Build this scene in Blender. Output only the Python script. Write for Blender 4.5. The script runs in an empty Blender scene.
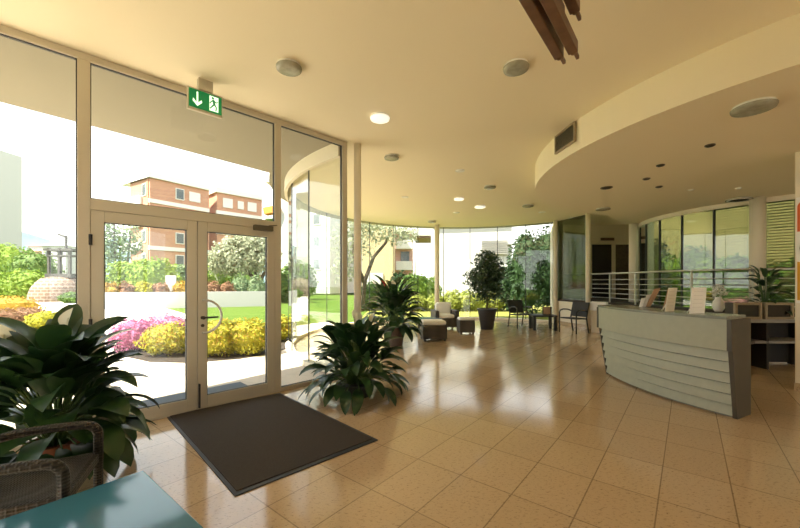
import bpy, math, random
from math import sin, cos, pi, radians as R, sqrt, atan2
from mathutils import Vector as V, noise as NZ

# ------------------------------------------------------------------ camera
S = bpy.context.scene
COL = S.collection
FPX, EYE, HOR = 360.0, 1.45, 282.0
cd = bpy.data.cameras.new('camera'); cam = bpy.data.objects.new('camera', cd); COL.objects.link(cam)
cam.location = (0, 0, EYE); cam.rotation_euler = (pi/2, 0, 0)
cd.sensor_width = 36; cd.lens = 36*FPX/800; cd.shift_y = (HOR-264)/800
cd.clip_start = .05; cd.clip_end = 800
S.camera = cam
# ------------------------------------------------------------------ world, sun, exposure
w = bpy.data.worlds.new('sky'); S.world = w; w.use_nodes = True
nt = w.node_tree; nt.nodes.clear()
bg = nt.nodes.new('ShaderNodeBackground'); out = nt.nodes.new('ShaderNodeOutputWorld')
tc = nt.nodes.new('ShaderNodeTexCoord'); sx = nt.nodes.new('ShaderNodeSeparateXYZ')
rp = nt.nodes.new('ShaderNodeValToRGB')
rp.color_ramp.elements[0].position = 0.0; rp.color_ramp.elements[0].color = (1.0, .97, .93, 1)
rp.color_ramp.elements[1].position = 0.8; rp.color_ramp.elements[1].color = (.78, .88, 1.0, 1)
nt.links.new(tc.outputs['Generated'], sx.inputs[0]); nt.links.new(sx.outputs[2], rp.inputs[0])
nt.links.new(rp.outputs[0], bg.inputs[0]); bg.inputs[1].default_value = 1.6
nt.links.new(bg.outputs[0], out.inputs[0])
sd = bpy.data.lights.new('sun', 'SUN'); sd.energy = 12.0; sd.angle = R(.6); sd.color = (1, .93, .80)
so = bpy.data.objects.new('sun', sd); COL.objects.link(so)
so.rotation_euler = V((.66, .34, -1)).to_track_quat('-Z', 'Y').to_euler()
S.view_settings.view_transform = 'Standard'; S.view_settings.look = 'None'
S.view_settings.exposure = 0.82; S.view_settings.gamma = 1; S.view_settings.use_curve_mapping = False
cy = S.cycles
cy.max_bounces = 14; cy.diffuse_bounces = 7; cy.glossy_bounces = 5; cy.transparent_max_bounces = 40
cy.sample_clamp_indirect = 6; cy.caustics_reflective = False; cy.caustics_refractive = False
cy.use_denoising = True

# ------------------------------------------------------------------ helpers
def F(px, py): y = FPX*EYE/(py-HOR); return V(((px-400)/FPX*y, y, 0))           # floor point
def D(px, d, z=0.0): return V(((px-400)/FPX*d, d, z))                           # point at a depth
def Z(py, d): return EYE + (HOR-py)*d/FPX

class MB:
    def __init__(s): s.v = []; s.f = []
    def add(s, vs, fs):
        n = len(s.v); s.v += [tuple(v) for v in vs]; s.f += [tuple(i+n for i in f) for f in fs]; return s
    def box(s, c, d, rz=0):
        x, y, z = d[0]/2, d[1]/2, d[2]/2; ca, sa = cos(rz), sin(rz)
        vs = [(c[0]+a*x*ca-b*y*sa, c[1]+a*x*sa+b*y*ca, c[2]+e*z) for e in (-1, 1) for a, b in ((-1,-1),(1,-1),(1,1),(-1,1))]
        return s.add(vs, [(3,2,1,0),(4,5,6,7),(0,1,5,4),(1,2,6,5),(2,3,7,6),(3,0,4,7)])
    def bar(s, p, q, w, h, up=(0,0,1)):
        p, q = V(p), V(q); a = (q-p).normalized(); u = V(up)
        if abs(a.dot(u)) > .98: u = V((1,0,0))
        r = a.cross(u).normalized(); u = r.cross(a).normalized()
        vs = [b + r*(i*w/2) + u*(j*h/2) for b in (p, q) for i, j in ((-1,-1),(1,-1),(1,1),(-1,1))]
        return s.add(vs, [(0,1,2,3),(7,6,5,4),(0,4,5,1),(1,5,6,2),(2,6,7,3),(3,7,4,0)])
    def prism(s, poly, z0, z1):
        n = len(poly)
        vs = [(p[0], p[1], z0) for p in poly] + [(p[0], p[1], z1) for p in poly]
        fs = [tuple(range(n-1, -1, -1)), tuple(range(n, 2*n))] + [(i, (i+1) % n, n+(i+1) % n, n+i) for i in range(n)]
        return s.add(vs, fs)
    def tube(s, pts, r, n=8, r2=None, cap=True):
        pts = [V(p) for p in pts]; m = len(pts); vs = []; fs = []; u = None
        for i, p in enumerate(pts):
            t = (pts[min(i+1, m-1)] - pts[max(i-1, 0)]).normalized()
            if u is None:
                u = t.cross(V((0,0,1)))
                if u.length < .05: u = t.cross(V((1,0,0)))
            u = (u - t*u.dot(t)).normalized(); b = t.cross(u)
            rr = r if r2 is None else r + (r2-r)*i/(m-1)
            for k in range(n):
                a = 2*pi*k/n; vs.append(p + u*(cos(a)*rr) + b*(sin(a)*rr))
        for i in range(m-1):
            for k in range(n): fs.append((i*n+k, i*n+(k+1) % n, (i+1)*n+(k+1) % n, (i+1)*n+k))
        if cap: fs += [tuple(range(n-1, -1, -1)), tuple(range((m-1)*n, m*n))]
        return s.add(vs, fs)
    def lathe(s, prof, c, n=24):
        m = len(prof); vs = []; fs = []
        for r, z in prof:
            for k in range(n): a = 2*pi*k/n; vs.append((c[0]+r*cos(a), c[1]+r*sin(a), c[2]+z))
        for i in range(m-1):
            for k in range(n): fs.append((i*n+k, i*n+(k+1) % n, (i+1)*n+(k+1) % n, (i+1)*n+k))
        if prof[0][0] > 1e-4: fs.append(tuple(range(n-1, -1, -1)))
        if prof[-1][0] > 1e-4: fs.append(tuple(range((m-1)*n, m*n)))
        return s.add(vs, fs)
    def blob(s, c, r, sq=.0, seed=0, n=16, m=9, amp=.12):
        vs = []; fs = []
        for i in range(m+1):
            th = pi*i/m
            for k in range(n):
                a = 2*pi*k/n; d = V((sin(th)*cos(a), sin(th)*sin(a), cos(th)))
                f = 1 + amp*NZ.noise(d*2.1 + V((seed, seed*.7, 0)))*2
                vs.append((c[0]+d.x*r[0]*f, c[1]+d.y*r[1]*f, max(c[2]-r[2]*.98, c[2]+d.z*r[2]*f)))
        for i in range(m):
            for k in range(n): fs.append((i*n+k, (i+1)*n+k, (i+1)*n+(k+1) % n, i*n+(k+1) % n))
        return s.add(vs, fs)
    def pillow(s, c, d, rz=0, p=4.0, n=10):
        # soft cushion: superellipsoid
        vs = []; fs = []; m = 8; N = 20
        def sp(x, e): return math.copysign(abs(x)**e, x)
        e1, e2 = .45, .35; ca, sa = cos(rz), sin(rz)
        for i in range(m+1):
            th = -pi/2 + pi*i/m
            for k in range(N):
                a = 2*pi*k/N
                x = sp(cos(th), e1)*sp(cos(a), e2)*d[0]/2; y = sp(cos(th), e1)*sp(sin(a), e2)*d[1]/2; z = sp(sin(th), e1)*d[2]/2
                vs.append((c[0]+x*ca-y*sa, c[1]+x*sa+y*ca, c[2]+z))
        for i in range(m):
            for k in range(N): fs.append((i*N+k, i*N+(k+1) % N, (i+1)*N+(k+1) % N, (i+1)*N+k))
        return s.add(vs, fs)
    def build(s, name, mt, parent=None, smooth=False, bevel=0):
        me = bpy.data.meshes.new(name); me.from_pydata(s.v, [], s.f); me.update()
        if smooth: me.polygons.foreach_set('use_smooth', [True]*len(me.polygons))
        me.materials.append(mt)
        o = bpy.data.objects.new(name, me); COL.objects.link(o)
        if parent is not None:
            o.parent = parent
            pw = V((0,0,0)); q = parent
            while q is not None: pw += q.location; q = q.parent
            me.transform(__import__('mathutils').Matrix.Translation(-pw))
        if bevel:
            b = o.modifiers.new('bevel', 'BEVEL'); b.width = bevel; b.segments = 2; b.limit_method = 'ANGLE'
        return o
def tag(o, label, cat, group=None, kind=None):
    o['label'] = label; o['category'] = cat
    if group: o['group'] = group
    if kind: o['kind'] = kind
    return o
def thing(name, label, cat, loc=(0,0,0), group=None):
    o = bpy.data.objects.new(name, None); COL.objects.link(o); o.location = loc; o.empty_display_size = .1
    return tag(o, label, cat, group)
def struct(o): o['kind'] = 'structure'; return o

# ------------------------------------------------------------------ materials
def mat(name, col, rough=.6, metal=0, var=0, vscale=6, bump=0, bscale=40, col2=None, island=0, spec=.5, trans=0, coat=0):
    m = bpy.data.materials.new(name); m.use_nodes = True; t = m.node_tree; L = t.links.new
    b = t.nodes['Principled BSDF']
    b.inputs['Base Color'].default_value = (*col, 1); b.inputs['Roughness'].default_value = rough
    b.inputs['Metallic'].default_value = metal; b.inputs['Specular IOR Level'].default_value = spec
    if coat: b.inputs['Coat Weight'].default_value = coat; b.inputs['Coat Roughness'].default_value = .05
    co = t.nodes.new('ShaderNodeTexCoord')
    c2 = col2 or tuple(c*.6 for c in col)
    if island:
        g = t.nodes.new('ShaderNodeNewGeometry'); r = t.nodes.new('ShaderNodeValToRGB')
        r.color_ramp.elements[0].color = (*c2, 1); r.color_ramp.elements[1].color = (*col, 1)
        L(g.outputs['Random Per Island'], r.inputs[0]); L(r.outputs[0], b.inputs['Base Color'])
    elif var or col2:
        n = t.nodes.new('ShaderNodeTexNoise'); n.inputs['Scale'].default_value = vscale; n.inputs['Detail'].default_value = 5
        r = t.nodes.new('ShaderNodeValToRGB'); r.color_ramp.elements[0].position = .3; r.color_ramp.elements[1].position = .7
        k = var if not col2 else 0
        r.color_ramp.elements[0].color = (*(col2 if col2 else tuple(c*(1-k) for c in col)), 1); r.color_ramp.elements[1].color = (*col, 1)
        L(co.outputs['Object'], n.inputs['Vector']); L(n.outputs['Fac'], r.inputs[0]); L(r.outputs[0], b.inputs['Base Color'])
    if bump:
        n = t.nodes.new('ShaderNodeTexNoise'); n.inputs['Scale'].default_value = bscale
        bp = t.nodes.new('ShaderNodeBump'); bp.inputs['Strength'].default_value = bump; bp.inputs['Distance'].default_value = .01
        L(co.outputs['Object'], n.inputs['Vector']); L(n.outputs['Fac'], bp.inputs['Height']); L(bp.outputs[0], b.inputs['Normal'])
    if trans:   # leaves let light through
        tr = t.nodes.new('ShaderNodeBsdfTranslucent'); mx = t.nodes.new('ShaderNodeMixShader'); mx.inputs[0].default_value = trans
        src = b.inputs['Base Color']
        if src.is_linked: L(src.links[0].from_socket, tr.inputs[0])
        else: tr.inputs[0].default_value = (*col, 1)
        o = t.nodes['Material Output']; L(b.outputs[0], mx.inputs[1]); L(tr.outputs[0], mx.inputs[2]); L(mx.outputs[0], o.inputs[0])
    return m
def glass(name, tint, refl=1.0):
    m = bpy.data.materials.new(name); m.use_nodes = True; t = m.node_tree; t.nodes.clear(); L = t.links.new
    o = t.nodes.new('ShaderNodeOutputMaterial'); mx = t.nodes.new('ShaderNodeMixShader')
    tr = t.nodes.new('ShaderNodeBsdfTransparent'); tr.inputs[0].default_value = (*tint, 1)
    gl = t.nodes.new('ShaderNodeBsdfGlossy'); gl.inputs['Roughness'].default_value = 0; gl.inputs[0].default_value = (1,1,1,1)
    lw = t.nodes.new('ShaderNodeLayerWeight'); lw.inputs[0].default_value = .5
    p = t.nodes.new('ShaderNodeMath'); p.operation = 'POWER'; p.inputs[1].default_value = 5
    a = t.nodes.new('ShaderNodeMath'); a.operation = 'MULTIPLY_ADD'; a.inputs[1].default_value = .9*refl; a.inputs[2].default_value = .035*refl
    L(lw.outputs['Facing'], p.inputs[0]); L(p.outputs[0], a.inputs[0]); L(a.outputs[0], mx.inputs[0])
    L(tr.outputs[0], mx.inputs[1]); L(gl.outputs[0], mx.inputs[2]); L(mx.outputs[0], o.inputs[0])
    return m
def emit(name, col, s):
    m = bpy.data.materials.new(name); m.use_nodes = True; b = m.node_tree.nodes['Principled BSDF']
    b.inputs['Base Color'].default_value = (*col, 1); b.inputs['Emission Color'].default_value = (*col, 1); b.inputs['Emission Strength'].default_value = s
    return m
def weave(name, col, col2, scale=.02, rough=.55):
    m = mat(name, col, rough); t = m.node_tree; L = t.links.new; b = t.nodes['Principled BSDF']
    co = t.nodes.new('ShaderNodeTexCoord'); hs = []
    for d in ('X', 'Y', 'Z'):
        wv = t.nodes.new('ShaderNodeTexWave'); wv.wave_type = 'BANDS'; wv.bands_direction = d; wv.inputs['Scale'].default_value = 6.283/(20*scale); L(co.outputs['Object'], wv.inputs['Vector']); hs.append(wv)
    m1 = t.nodes.new('ShaderNodeMath'); m1.operation = 'MULTIPLY'; m2 = t.nodes.new('ShaderNodeMath'); m2.operation = 'ADD'
    L(hs[0].outputs['Fac'], m1.inputs[0]); L(hs[1].outputs['Fac'], m1.inputs[1]); L(m1.outputs[0], m2.inputs[0]); L(hs[2].outputs['Fac'], m2.inputs[1])
    r = t.nodes.new('ShaderNodeValToRGB'); r.color_ramp.elements[0].color = (*col2, 1); r.color_ramp.elements[1].color = (*col, 1)
    r.color_ramp.elements[0].position = .25; r.color_ramp.elements[1].position = .9
    L(m2.outputs[0], r.inputs[0]); L(r.outputs[0], b.inputs['Base Color'])
    bp = t.nodes.new('ShaderNodeBump'); bp.inputs['Strength'].default_value = .6; bp.inputs['Distance'].default_value = .006
    L(m2.outputs[0], bp.inputs['Height']); L(bp.outputs[0], b.inputs['Normal'])
    return m
def bricks(name, c1, c2, mortar, bw, bh, ms, rot=0, loc=(0,0,0), rough=.7, vertical=True, spec=.5, pits=False):
    m = mat(name, c1, rough, spec=spec); t = m.node_tree; L = t.links.new; b = t.nodes['Principled BSDF']
    co = t.nodes.new('ShaderNodeTexCoord'); br = t.nodes.new('ShaderNodeTexBrick')
    br.inputs['Color1'].default_value = (*c1, 1); br.inputs['Color2'].default_value = (*c2, 1); br.inputs['Mortar'].default_value = (*mortar, 1)
    br.inputs['Scale'].default_value = 1; br.inputs['Mortar Size'].default_value = ms; br.inputs['Brick Width'].default_value = bw; br.inputs['Row Height'].default_value = bh
    br.inputs['Mortar Smooth'].default_value = .1
    if vertical:
        sp = t.nodes.new('ShaderNodeSeparateXYZ'); cb = t.nodes.new('ShaderNodeCombineXYZ'); ad = t.nodes.new('ShaderNodeMath'); ad.operation = 'ADD'
        L(co.outputs['Object'], sp.inputs[0]); L(sp.outputs[0], ad.inputs[0]); L(sp.outputs[1], ad.inputs[1])
        L(ad.outputs[0], cb.inputs[0]); L(sp.outputs[2], cb.inputs[1]); L(cb.outputs[0], br.inputs['Vector'])
    else:
        br.offset = 0
        mp = t.nodes.new('ShaderNodeMapping'); mp.inputs['Rotation'].default_value = (0, 0, rot); mp.inputs['Location'].default_value = loc
        L(co.outputs['Object'], mp.inputs['Vector']); L(mp.outputs[0], br.inputs['Vector'])
    if pits:
        # travertine: cloudy tone per tile plus small dark pits drawn out along the stone
        n = t.nodes.new('ShaderNodeTexNoise'); n.inputs['Scale'].default_value = 34; n.inputs['Detail'].default_value = 7; n.inputs['Roughness'].default_value = .75
        mp2 = t.nodes.new('ShaderNodeMapping'); mp2.inputs['Scale'].default_value = (1, 2.0, 1); mp2.inputs['Rotation'].default_value = (0,0,rot)
        L(co.outputs['Object'], mp2.inputs['Vector']); L(mp2.outputs[0], n.inputs['Vector'])
        r = t.nodes.new('ShaderNodeValToRGB'); r.color_ramp.elements[0].position = .33; r.color_ramp.elements[0].color = (.40,.32,.24,1)
        r.color_ramp.elements[1].position = .46; r.color_ramp.elements[1].color = (1,1,1,1)
        e = r.color_ramp.elements.new(.62); e.color = (1.0,.98,.95,1); e2 = r.color_ramp.elements.new(.75); e2.color = (.86,.80,.72,1)
        L(n.outputs['Fac'], r.inputs[0])
        mm = t.nodes.new('ShaderNodeMix'); mm.data_type = 'RGBA'; mm.blend_type = 'MULTIPLY'; mm.inputs[0].default_value = 1
        L(br.outputs['Color'], mm.inputs[6]); L(r.outputs[0], mm.inputs[7]); L(mm.outputs[2], b.inputs['Base Color'])
        n2 = t.nodes.new('ShaderNodeTexNoise'); n2.inputs['Scale'].default_value = 5; L(co.outputs['Object'], n2.inputs['Vector'])
        mr = t.nodes.new('ShaderNodeMapRange'); mr.inputs[3].default_value = rough*.75; mr.inputs[4].default_value = rough*1.35
        L(n2.outputs['Fac'], mr.inputs[0]); L(mr.outputs[0], b.inputs['Roughness'])
        bp = t.nodes.new('ShaderNodeBump'); bp.inputs['Strength'].default_value = .035; bp.inputs['Distance'].default_value = .02
        L(n2.outputs['Fac'], bp.inputs['Height']); L(bp.outputs[0], b.inputs['Normal'])
    else: L(br.outputs['Color'], b.inputs['Base Color'])
    return m

M = {}
M['ceil'] = mat('cream_plaster', (.88, .79, .585), .9)
M['wall'] = mat('cream_wall', (.80, .72, .57), .85)
M['floor'] = bricks('travertine', (.57, .425, .27), (.51, .37, .23), (.30, .215, .13), .556, .393, .0045, -R(51.3), (-.17, -.157, 0), .11, False, .75, True)
M['alu'] = mat('beige_aluminium', (.55, .50, .40), .38, .25)
M['alu2'] = mat('dark_gasket', (.03, .03, .03), .6)
M['steel'] = mat('brushed_steel', (.62, .60, .55), .3, .9)
M['glass'] = glass('clear_glass', (.97, .985, .975))
M['glassg'] = glass('green_glass', (.96, .98, .965), 1.2)
M['glassd'] = glass('dark_green_glass', (.42, .46, .35), 2.6)
M['white'] = mat('white_enamel', (.85, .83, .76), .5)
M['mat'] = mat('brown_coir', (.050, .036, .025), .95, var=.4, vscale=120, bump=.5, bscale=300)
M['rubber'] = mat('black_rubber', (.02, .02, .02), .6)
M['bluemat'] = mat('slate_mat', (.10, .125, .15), .9, var=.3, vscale=60)
M['leaf'] = mat('dark_leaf', (.035, .085, .025), .33, island=1, col2=(.018, .048, .016), trans=.22)
M['leaf2'] = mat('ficus_leaf', (.05, .095, .035), .4, island=1, col2=(.02, .045, .02), trans=.2)
M['stem'] = mat('green_stem', (.07, .13, .03), .5)
M['spathe'] = mat('cream_spathe', (.75, .72, .55), .5, trans=.3)
M['red'] = mat('red_flower', (.55, .06, .06), .5)
M['pot_terra'] = mat('terracotta', (.28, .10, .06), .8, var=.2)
M['pot_dark'] = mat('dark_pot', (.03, .026, .025), .45)
M['pot_brown'] = mat('brown_pot', (.11, .075, .06), .7)
M['soil'] = mat('soil', (.03, .02, .012), 1)
M['bark'] = mat('bark', (.10, .075, .05), .9, var=.4, vscale=20, bump=.4)
M['rattan'] = weave('dark_rattan', (.034, .028, .022), (.012, .010, .008), .016)
M['rattan2'] = weave('grey_rattan', (.10, .085, .07), (.03, .024, .02), .03)
M['cush'] = mat('off_white_cushion', (.88, .86, .80), .9, bump=.15, bscale=200)
M['tabletop'] = mat('dark_glass_sky_tint', (.05, .19, .29), .10, coat=.2)  # dark glass with the sky's blue reflection put into its colour
M['black'] = mat('black_weave', (.022, .020, .019), .5)
M['desk'] = mat('grey_green_laminate', (.385, .405, .315), .42, var=.08, vscale=14)
M['deskd'] = mat('grey_green_stone', (.24, .25, .21), .25, var=.2, vscale=30)
M['desk_shaded'] = mat('desk_end_shaded', (.075, .066, .05), .5, var=.1)  # desk ends darkened in the colour to stand for their shade
M['paper'] = mat('white_paper', (.92, .91, .88), .7)
M['print'] = mat('grey_print', (.6, .6, .58), .8)
M['kraft'] = mat('brown_card', (.42, .26, .15), .7)
M['darkw'] = mat('dark_stained_wood', (.035, .024, .017), .5, var=.3, vscale=20)
M['tan'] = mat('tan_wood', (.38, .30, .19), .5, var=.2, vscale=25)
M['screen'] = mat('dark_screen', (.012, .014, .012), .1)
M['shelf'] = mat('grey_shelf', (.30, .29, .26), .5)
M['wood'] = mat('walnut_slat', (.20, .105, .06), .45, col2=(.12, .06, .035), vscale=9)
M['bronze'] = mat('lamp_glass', (.40, .39, .30), .25, var=.25, vscale=18)
M['lampw'] = emit('lit_lamp_glass', (.95, .92, .82), .45)
M['dark'] = mat('dark_recess', (.035, .030, .025), .7)
M['vent'] = mat('vent_bronze', (.11, .09, .055), .5)
M['green'] = emit('exit_green', (.0, .17, .045), .35)
M['glow'] = emit('exit_white', (.75, .95, .70), .7)
M['orange'] = mat('orange_print', (.72, .13, .025), .5)
M['amber'] = mat('amber_print', (.66, .33, .02), .5)
M['ink'] = mat('black_print', (.03, .03, .03), .5)
M['carpet'] = mat('dark_brown_carpet', (.05, .036, .028), .9)
M['door_d'] = mat('dark_doorway', (.018, .015, .013), .5)
M['curtain'] = mat('brown_curtain', (.14, .105, .07), .85, var=.4, vscale=12)
M['slat'] = mat('pale_slat', (.34, .37, .29), .5)
# outdoors
M['pave'] = bricks('pale_paving', (.62, .53, .43), (.58, .50, .40), (.48, .42, .34), .6, .6, .006, R(20), (0,0,0), .8, False)
M['path'] = mat('pale_path', (.62, .58, .52), .85, var=.1)
M['lawn'] = mat('lawn', (.085, .135, .018), .95, col2=(.06, .10, .013), vscale=9, bump=.8, bscale=90, spec=.1)
M['lawn2'] = mat('meadow', (.24, .23, .055), .95, col2=(.18, .18, .04), vscale=6, bump=.8, bscale=60, spec=.1)
M['lime'] = mat('lime_leaf', (.27, .38, .05), .6, island=1, col2=(.12, .20, .03), trans=.3, spec=.2)
M['yell'] = mat('yellow_green_leaf', (.50, .45, .04), .6, island=1, col2=(.24, .25, .03), trans=.3, spec=.2)
M['border'] = mat('border_leaf', (.36, .38, .07), .6, island=1, col2=(.17, .21, .04), trans=.3, spec=.2)
M['gold'] = mat('gold_leaf', (.55, .34, .05), .6, island=1, col2=(.30, .20, .03), trans=.3, spec=.2)
M['pink'] = mat('pink_blossom', (.55, .20, .34), .7, island=1, col2=(.34, .09, .20), trans=.2, spec=.2)
M['russet'] = mat('russet_leaf', (.34, .17, .10), .7, island=1, col2=(.20, .13, .06), trans=.2, spec=.2)
M['mid'] = mat('mid_green_leaf', (.17, .27, .06), .6, island=1, col2=(.07, .13, .03), trans=.3, spec=.2)
M['deep'] = mat('deep_green_leaf', (.040, .080, .025), .6, island=1, col2=(.018, .04, .014), trans=.3, spec=.2)
M['olive'] = mat('olive_leaf', (.42, .43, .30), .6, island=1, col2=(.24, .27, .16), trans=.3, spec=.2)
M['sage'] = mat('sage_leaf', (.25, .33, .18), .7, island=1, col2=(.13, .20, .09), trans=.3, spec=.2)
M['render'] = mat('white_render', (.46, .45, .42), .9)
M['greyr'] = mat('pale_grey_render', (.50, .49, .46), .9)
M['ochre'] = mat('ochre_render', (.46, .36, .20), .9)
M['brick'] = bricks('orange_brick', (.50, .24, .14), (.44, .20, .12), (.45, .34, .26), .5, .16, .012)
M['pinkb'] = bricks('pink_brick', (.56, .32, .25), (.50, .27, .21), (.5, .4, .34), .5, .16, .012)
M['stone'] = bricks('mound_stone', (.17, .105, .065), (.12, .07, .045), (.27, .21, .16), .46, .24, .035)
M['shut'] = mat('pale_shutter', (.66, .64, .60), .7)
M['pane'] = mat('window_pane', (.10, .12, .13), .15)
M['concrete'] = mat('white_concrete', (.70, .68, .62), .85)
M['awning'] = mat('orange_awning', (.75, .26, .04), .7)
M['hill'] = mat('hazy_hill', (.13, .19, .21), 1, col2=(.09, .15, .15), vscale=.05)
M['timber'] = mat('grey_timber', (.10, .095, .085), .85, var=.3)
M['rooft'] = mat('tile_roof', (.50, .25, .17), .8)
M['ceil_dimmed'] = mat('cream_plaster_dimmed', (.29, .26, .195), .9)  # the ceiling's cream plaster, darkened for the shade under the canopy

# ------------------------------------------------------------------ room geometry
H, HS = 3.6, 3.19                        # ceiling, lowered ceiling
P1 = V((-.85, 5.55)); DW = V((.703, .711)); NO = V((-.711, .703))
def W(t, o=0, z=0): p = P1 - DW*t + NO*o; return V((p.x, p.y, z))
RC, RR = V((2.2, 9.3)), 4.85             # glazed rotunda
A0, A1 = R(230.9), R(46.7)
def rot(a, r=RR, z=0): return V((RC.x+r*cos(a), RC.y+r*sin(a), z))
CC, CR = V((10, 9.4)), 3.1               # round garden court
def crt(a, r=CR, z=0): return V((CC.x+r*cos(a), CC.y+r*sin(a), z))
TE = 6.0
A = W(TE); B = A + V((.711, -.703, 0))*7.0
def arc(fn, a, b, n, **k): return [fn(a+(b-a)*i/n, **k) for i in range(n+1)]
court_arc = arc(crt, R(255), R(120), 26)
YB = 13.5
room = [A, B, V((9.3, B.y, 0)), V((9.3, 6.3, 0))] + court_arc + [V((9.0, YB, 0)), V((5.74, YB, 0))] + arc(rot, A1, A0, 40)
struct(MB().prism(room, -.3, 0).build('floor', M['floor']))
struct(MB().prism(room, H, H+.3).build('ceiling', M['ceil']))
# lowered round ceiling
SC, SR = V((6.35, 5.4)), 4.05
soff = [V((SC.x+SR*cos(a), SC.y+SR*sin(a), 0)) for a in [R(315)+(R(105)-R(315))*i/64 for i in range(65)]]
soff += [V((6.9, 10.9, 0))] + arc(crt, R(151), R(255), 24) + [V((9.28, 6.3, 0))]
struct(MB().prism(soff, HS, H-.001).build('ceiling_soffit', M['ceil']))
# opaque walls of the room
# full-height glazing added out of view behind the camera for more daylight indoors
n_w = 0
AF = .36
FM = V((4.0, B.y, 0))
struct(MB().bar(V((B.x, B.y-.04, 1.8)), V((4.0, B.y-.04, 1.8)), .2, 3.6).build('wall_front', M['wall']))
AM = A+(B-A)*AF
if AF < .98: struct(MB().bar(AM+V((0,0,1.8)), B+V((0,0,1.8)), .2, 3.6).build('wall_left', M['wall']))
for nm, p, q, k in (('added_frame_left', A, AM, 3), ('added_frame_front', FM, V((9.35, B.y, 0)), 4)):
    m = MB(); m.bar(p+V((0,0,3.56)), q+V((0,0,3.56)), .07, .08); m.bar(p+V((0,0,.03)), q+V((0,0,.03)), .07, .06)
    for i in range(k+1): c = p+(q-p)*i/k; m.bar(c+V((0,0,.06)), c+V((0,0,3.52)), .07, .08, up=q-p)
    struct(m.build(nm, M['alu']))
    for i in range(k):
        n_w += 1; u = (q-p)/k; struct(MB().bar(p+u*i+u*.04+V((0,0,1.79)), p+u*(i+1)-u*.04+V((0,0,1.79)), .012, 3.44).build('window_%d' % n_w, M['glass']))  # panes added out of view, no windows known here
struct(MB().bar(V((9.4, B.y, 1.8)), V((9.4, 6.3, 1.8)), .2, 3.6).build('wall_right', M['wall']))
struct(MB().bar(V((5.72, YB+.1, 1.8)), V((9.1, YB+.1, 1.8)), .2, 3.6).build('wall_back', M['wall']))
sw = MB().bar(V((9.06, YB+.1, 1.8)), crt(R(120), z=1.8), .12, 3.6)
for i in range(6): sw.bar(crt(R(120+31*i/6), CR-.03, 1.8), crt(R(120+31*(i+1)/6), CR-.03, 1.8), .06, 3.6)
struct(sw.build('wall_side', M['wall']))

# ---- entrance wall: frame, fixed panes, doors
FD = .07
def wbar(mb, t0, t1, z0, z1, dep=FD, o=0):
    c = [W(t0, o-dep/2), W(t1, o-dep/2), W(t1, o+dep/2), W(t0, o+dep/2)]
    return mb.prism([c[0], c[3], c[2], c[1]], z0, z1)
fr = MB()
wbar(fr, -.02, TE, 3.53, H)
wbar(fr, -.02, .07, 0, 3.53); wbar(fr, 1.064, 1.152, 0, 3.53); wbar(fr, 2.987, 3.08, 0, 3.53)
wbar(fr, 1.152, 2.987, 2.135, 2.242)
wbar(fr, .07, 1.064, 0, .05); wbar(fr, 3.08, TE, 0, .05); wbar(fr, 1.152, 2.987, 0, .015)
wbar(fr, 4.95, 5.03, .05, 3.53)
struct(fr.build('trim_1', M['alu'], bevel=.004))
for t0, t1, z0, z1 in ((.07, 1.064, .05, 3.53), (1.152, 2.987, 2.242, 3.53), (3.08, 4.95, .05, 3.53), (5.03, TE, .05, 3.53)):
    n_w += 1
    g = wbar(MB(), t0, t1, z0, z1, .012); wo = struct(g.build('window_%d' % n_w, M['glass']))
    gk = MB()
    for a, b, c, d in ((t0, t0+.008, z0, z1), (t1-.008, t1, z0, z1), (t0+.008, t1-.008, z0, z0+.008), (t0+.008, t1-.008, z1-.008, z1)): wbar(gk, a, b, c, d, .03)
    gk.build('gasket', M['alu2'], wo)
for i, (t0, t1, side) in enumerate(((2.073, 2.9865, -1), (1.1525, 2.067, 1))):
    m = MB(); z0, z1 = .018, 2.1345
    wbar(m, t0, t0+.1, z0, z1, .06); wbar(m, t1-.1, t1, z0, z1, .06)
    wbar(m, t0+.1, t1-.1, z1-.105, z1, .06); wbar(m, t0+.1, t1-.1, z0, z0+.13, .06)
    d = struct(m.build('door_%d' % (i+1), M['alu'], bevel=.004))
    wbar(MB(), t0+.1, t1-.1, z0+.13, z1-.105, .012).build('pane', M['glass'], d)
    gk = MB(); a, b, c, e = t0+.1, t1-.1, z0+.13, z1-.105
    for q in ((a, a+.008, c, e), (b-.008, b, c, e), (a, b, c, c+.008), (a, b, e-.008, e)): wbar(gk, *q, .03)
    gk.build('gasket', M['alu2'], d)
    if i == 1:   # half-ring pull on the right leaf, lock below it, closer at the top
        tc_, zc = t1-.055, 1.06; h = MB()
        h.tube([W(tc_-.0-.185*sin(pi*k/16), -.075, zc+.185*cos(pi*k/16)) for k in range(17)], .013, 10)
        h.tube([W(tc_, -.03, zc+.185), W(tc_, -.075, zc+.185)], .011); h.tube([W(tc_, -.03, zc-.185), W(tc_, -.075, zc-.185)], .011)
        h.build('handle', M['steel'], d, smooth=True)
        l = MB(); l.tube([W(tc_+.005, -.03, 1.045), W(tc_+.005, -.08, 1.045)], .02, 12); l.bar(W(tc_+.005, -.07, 1.045), W(tc_-.15, -.07, 1.045), .014, .02)
        l.tube([W(tc_+.005, -.03, .955), W(tc_+.005, -.045, .955)], .018, 12); l.build('lever_lock', M['darkw'], d, smooth=False)
        cl = MB(); wbar(cl, 1.20, 1.44, 2.10, 2.165, .06, -.065); cl.bar(W(1.25, -.07, 2.17), W(1.13, -.05, 2.19), .015, .012); cl.build('door_closer', M['vent'], d, bevel=.004)
        b_ = MB(); wbar(b_, 2.045, 2.06, .03, .3, .03, -.045); b_.build('floor_bolt', M['rubber'], d)
    else:
        hg = MB()
        for z in (.35, 1.05, 1.85): hg.tube([W(t1, -.04, z-.05), W(t1, -.04, z+.05)], .014, 8)
        hg.build('hinge', M['rubber'], d)

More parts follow.
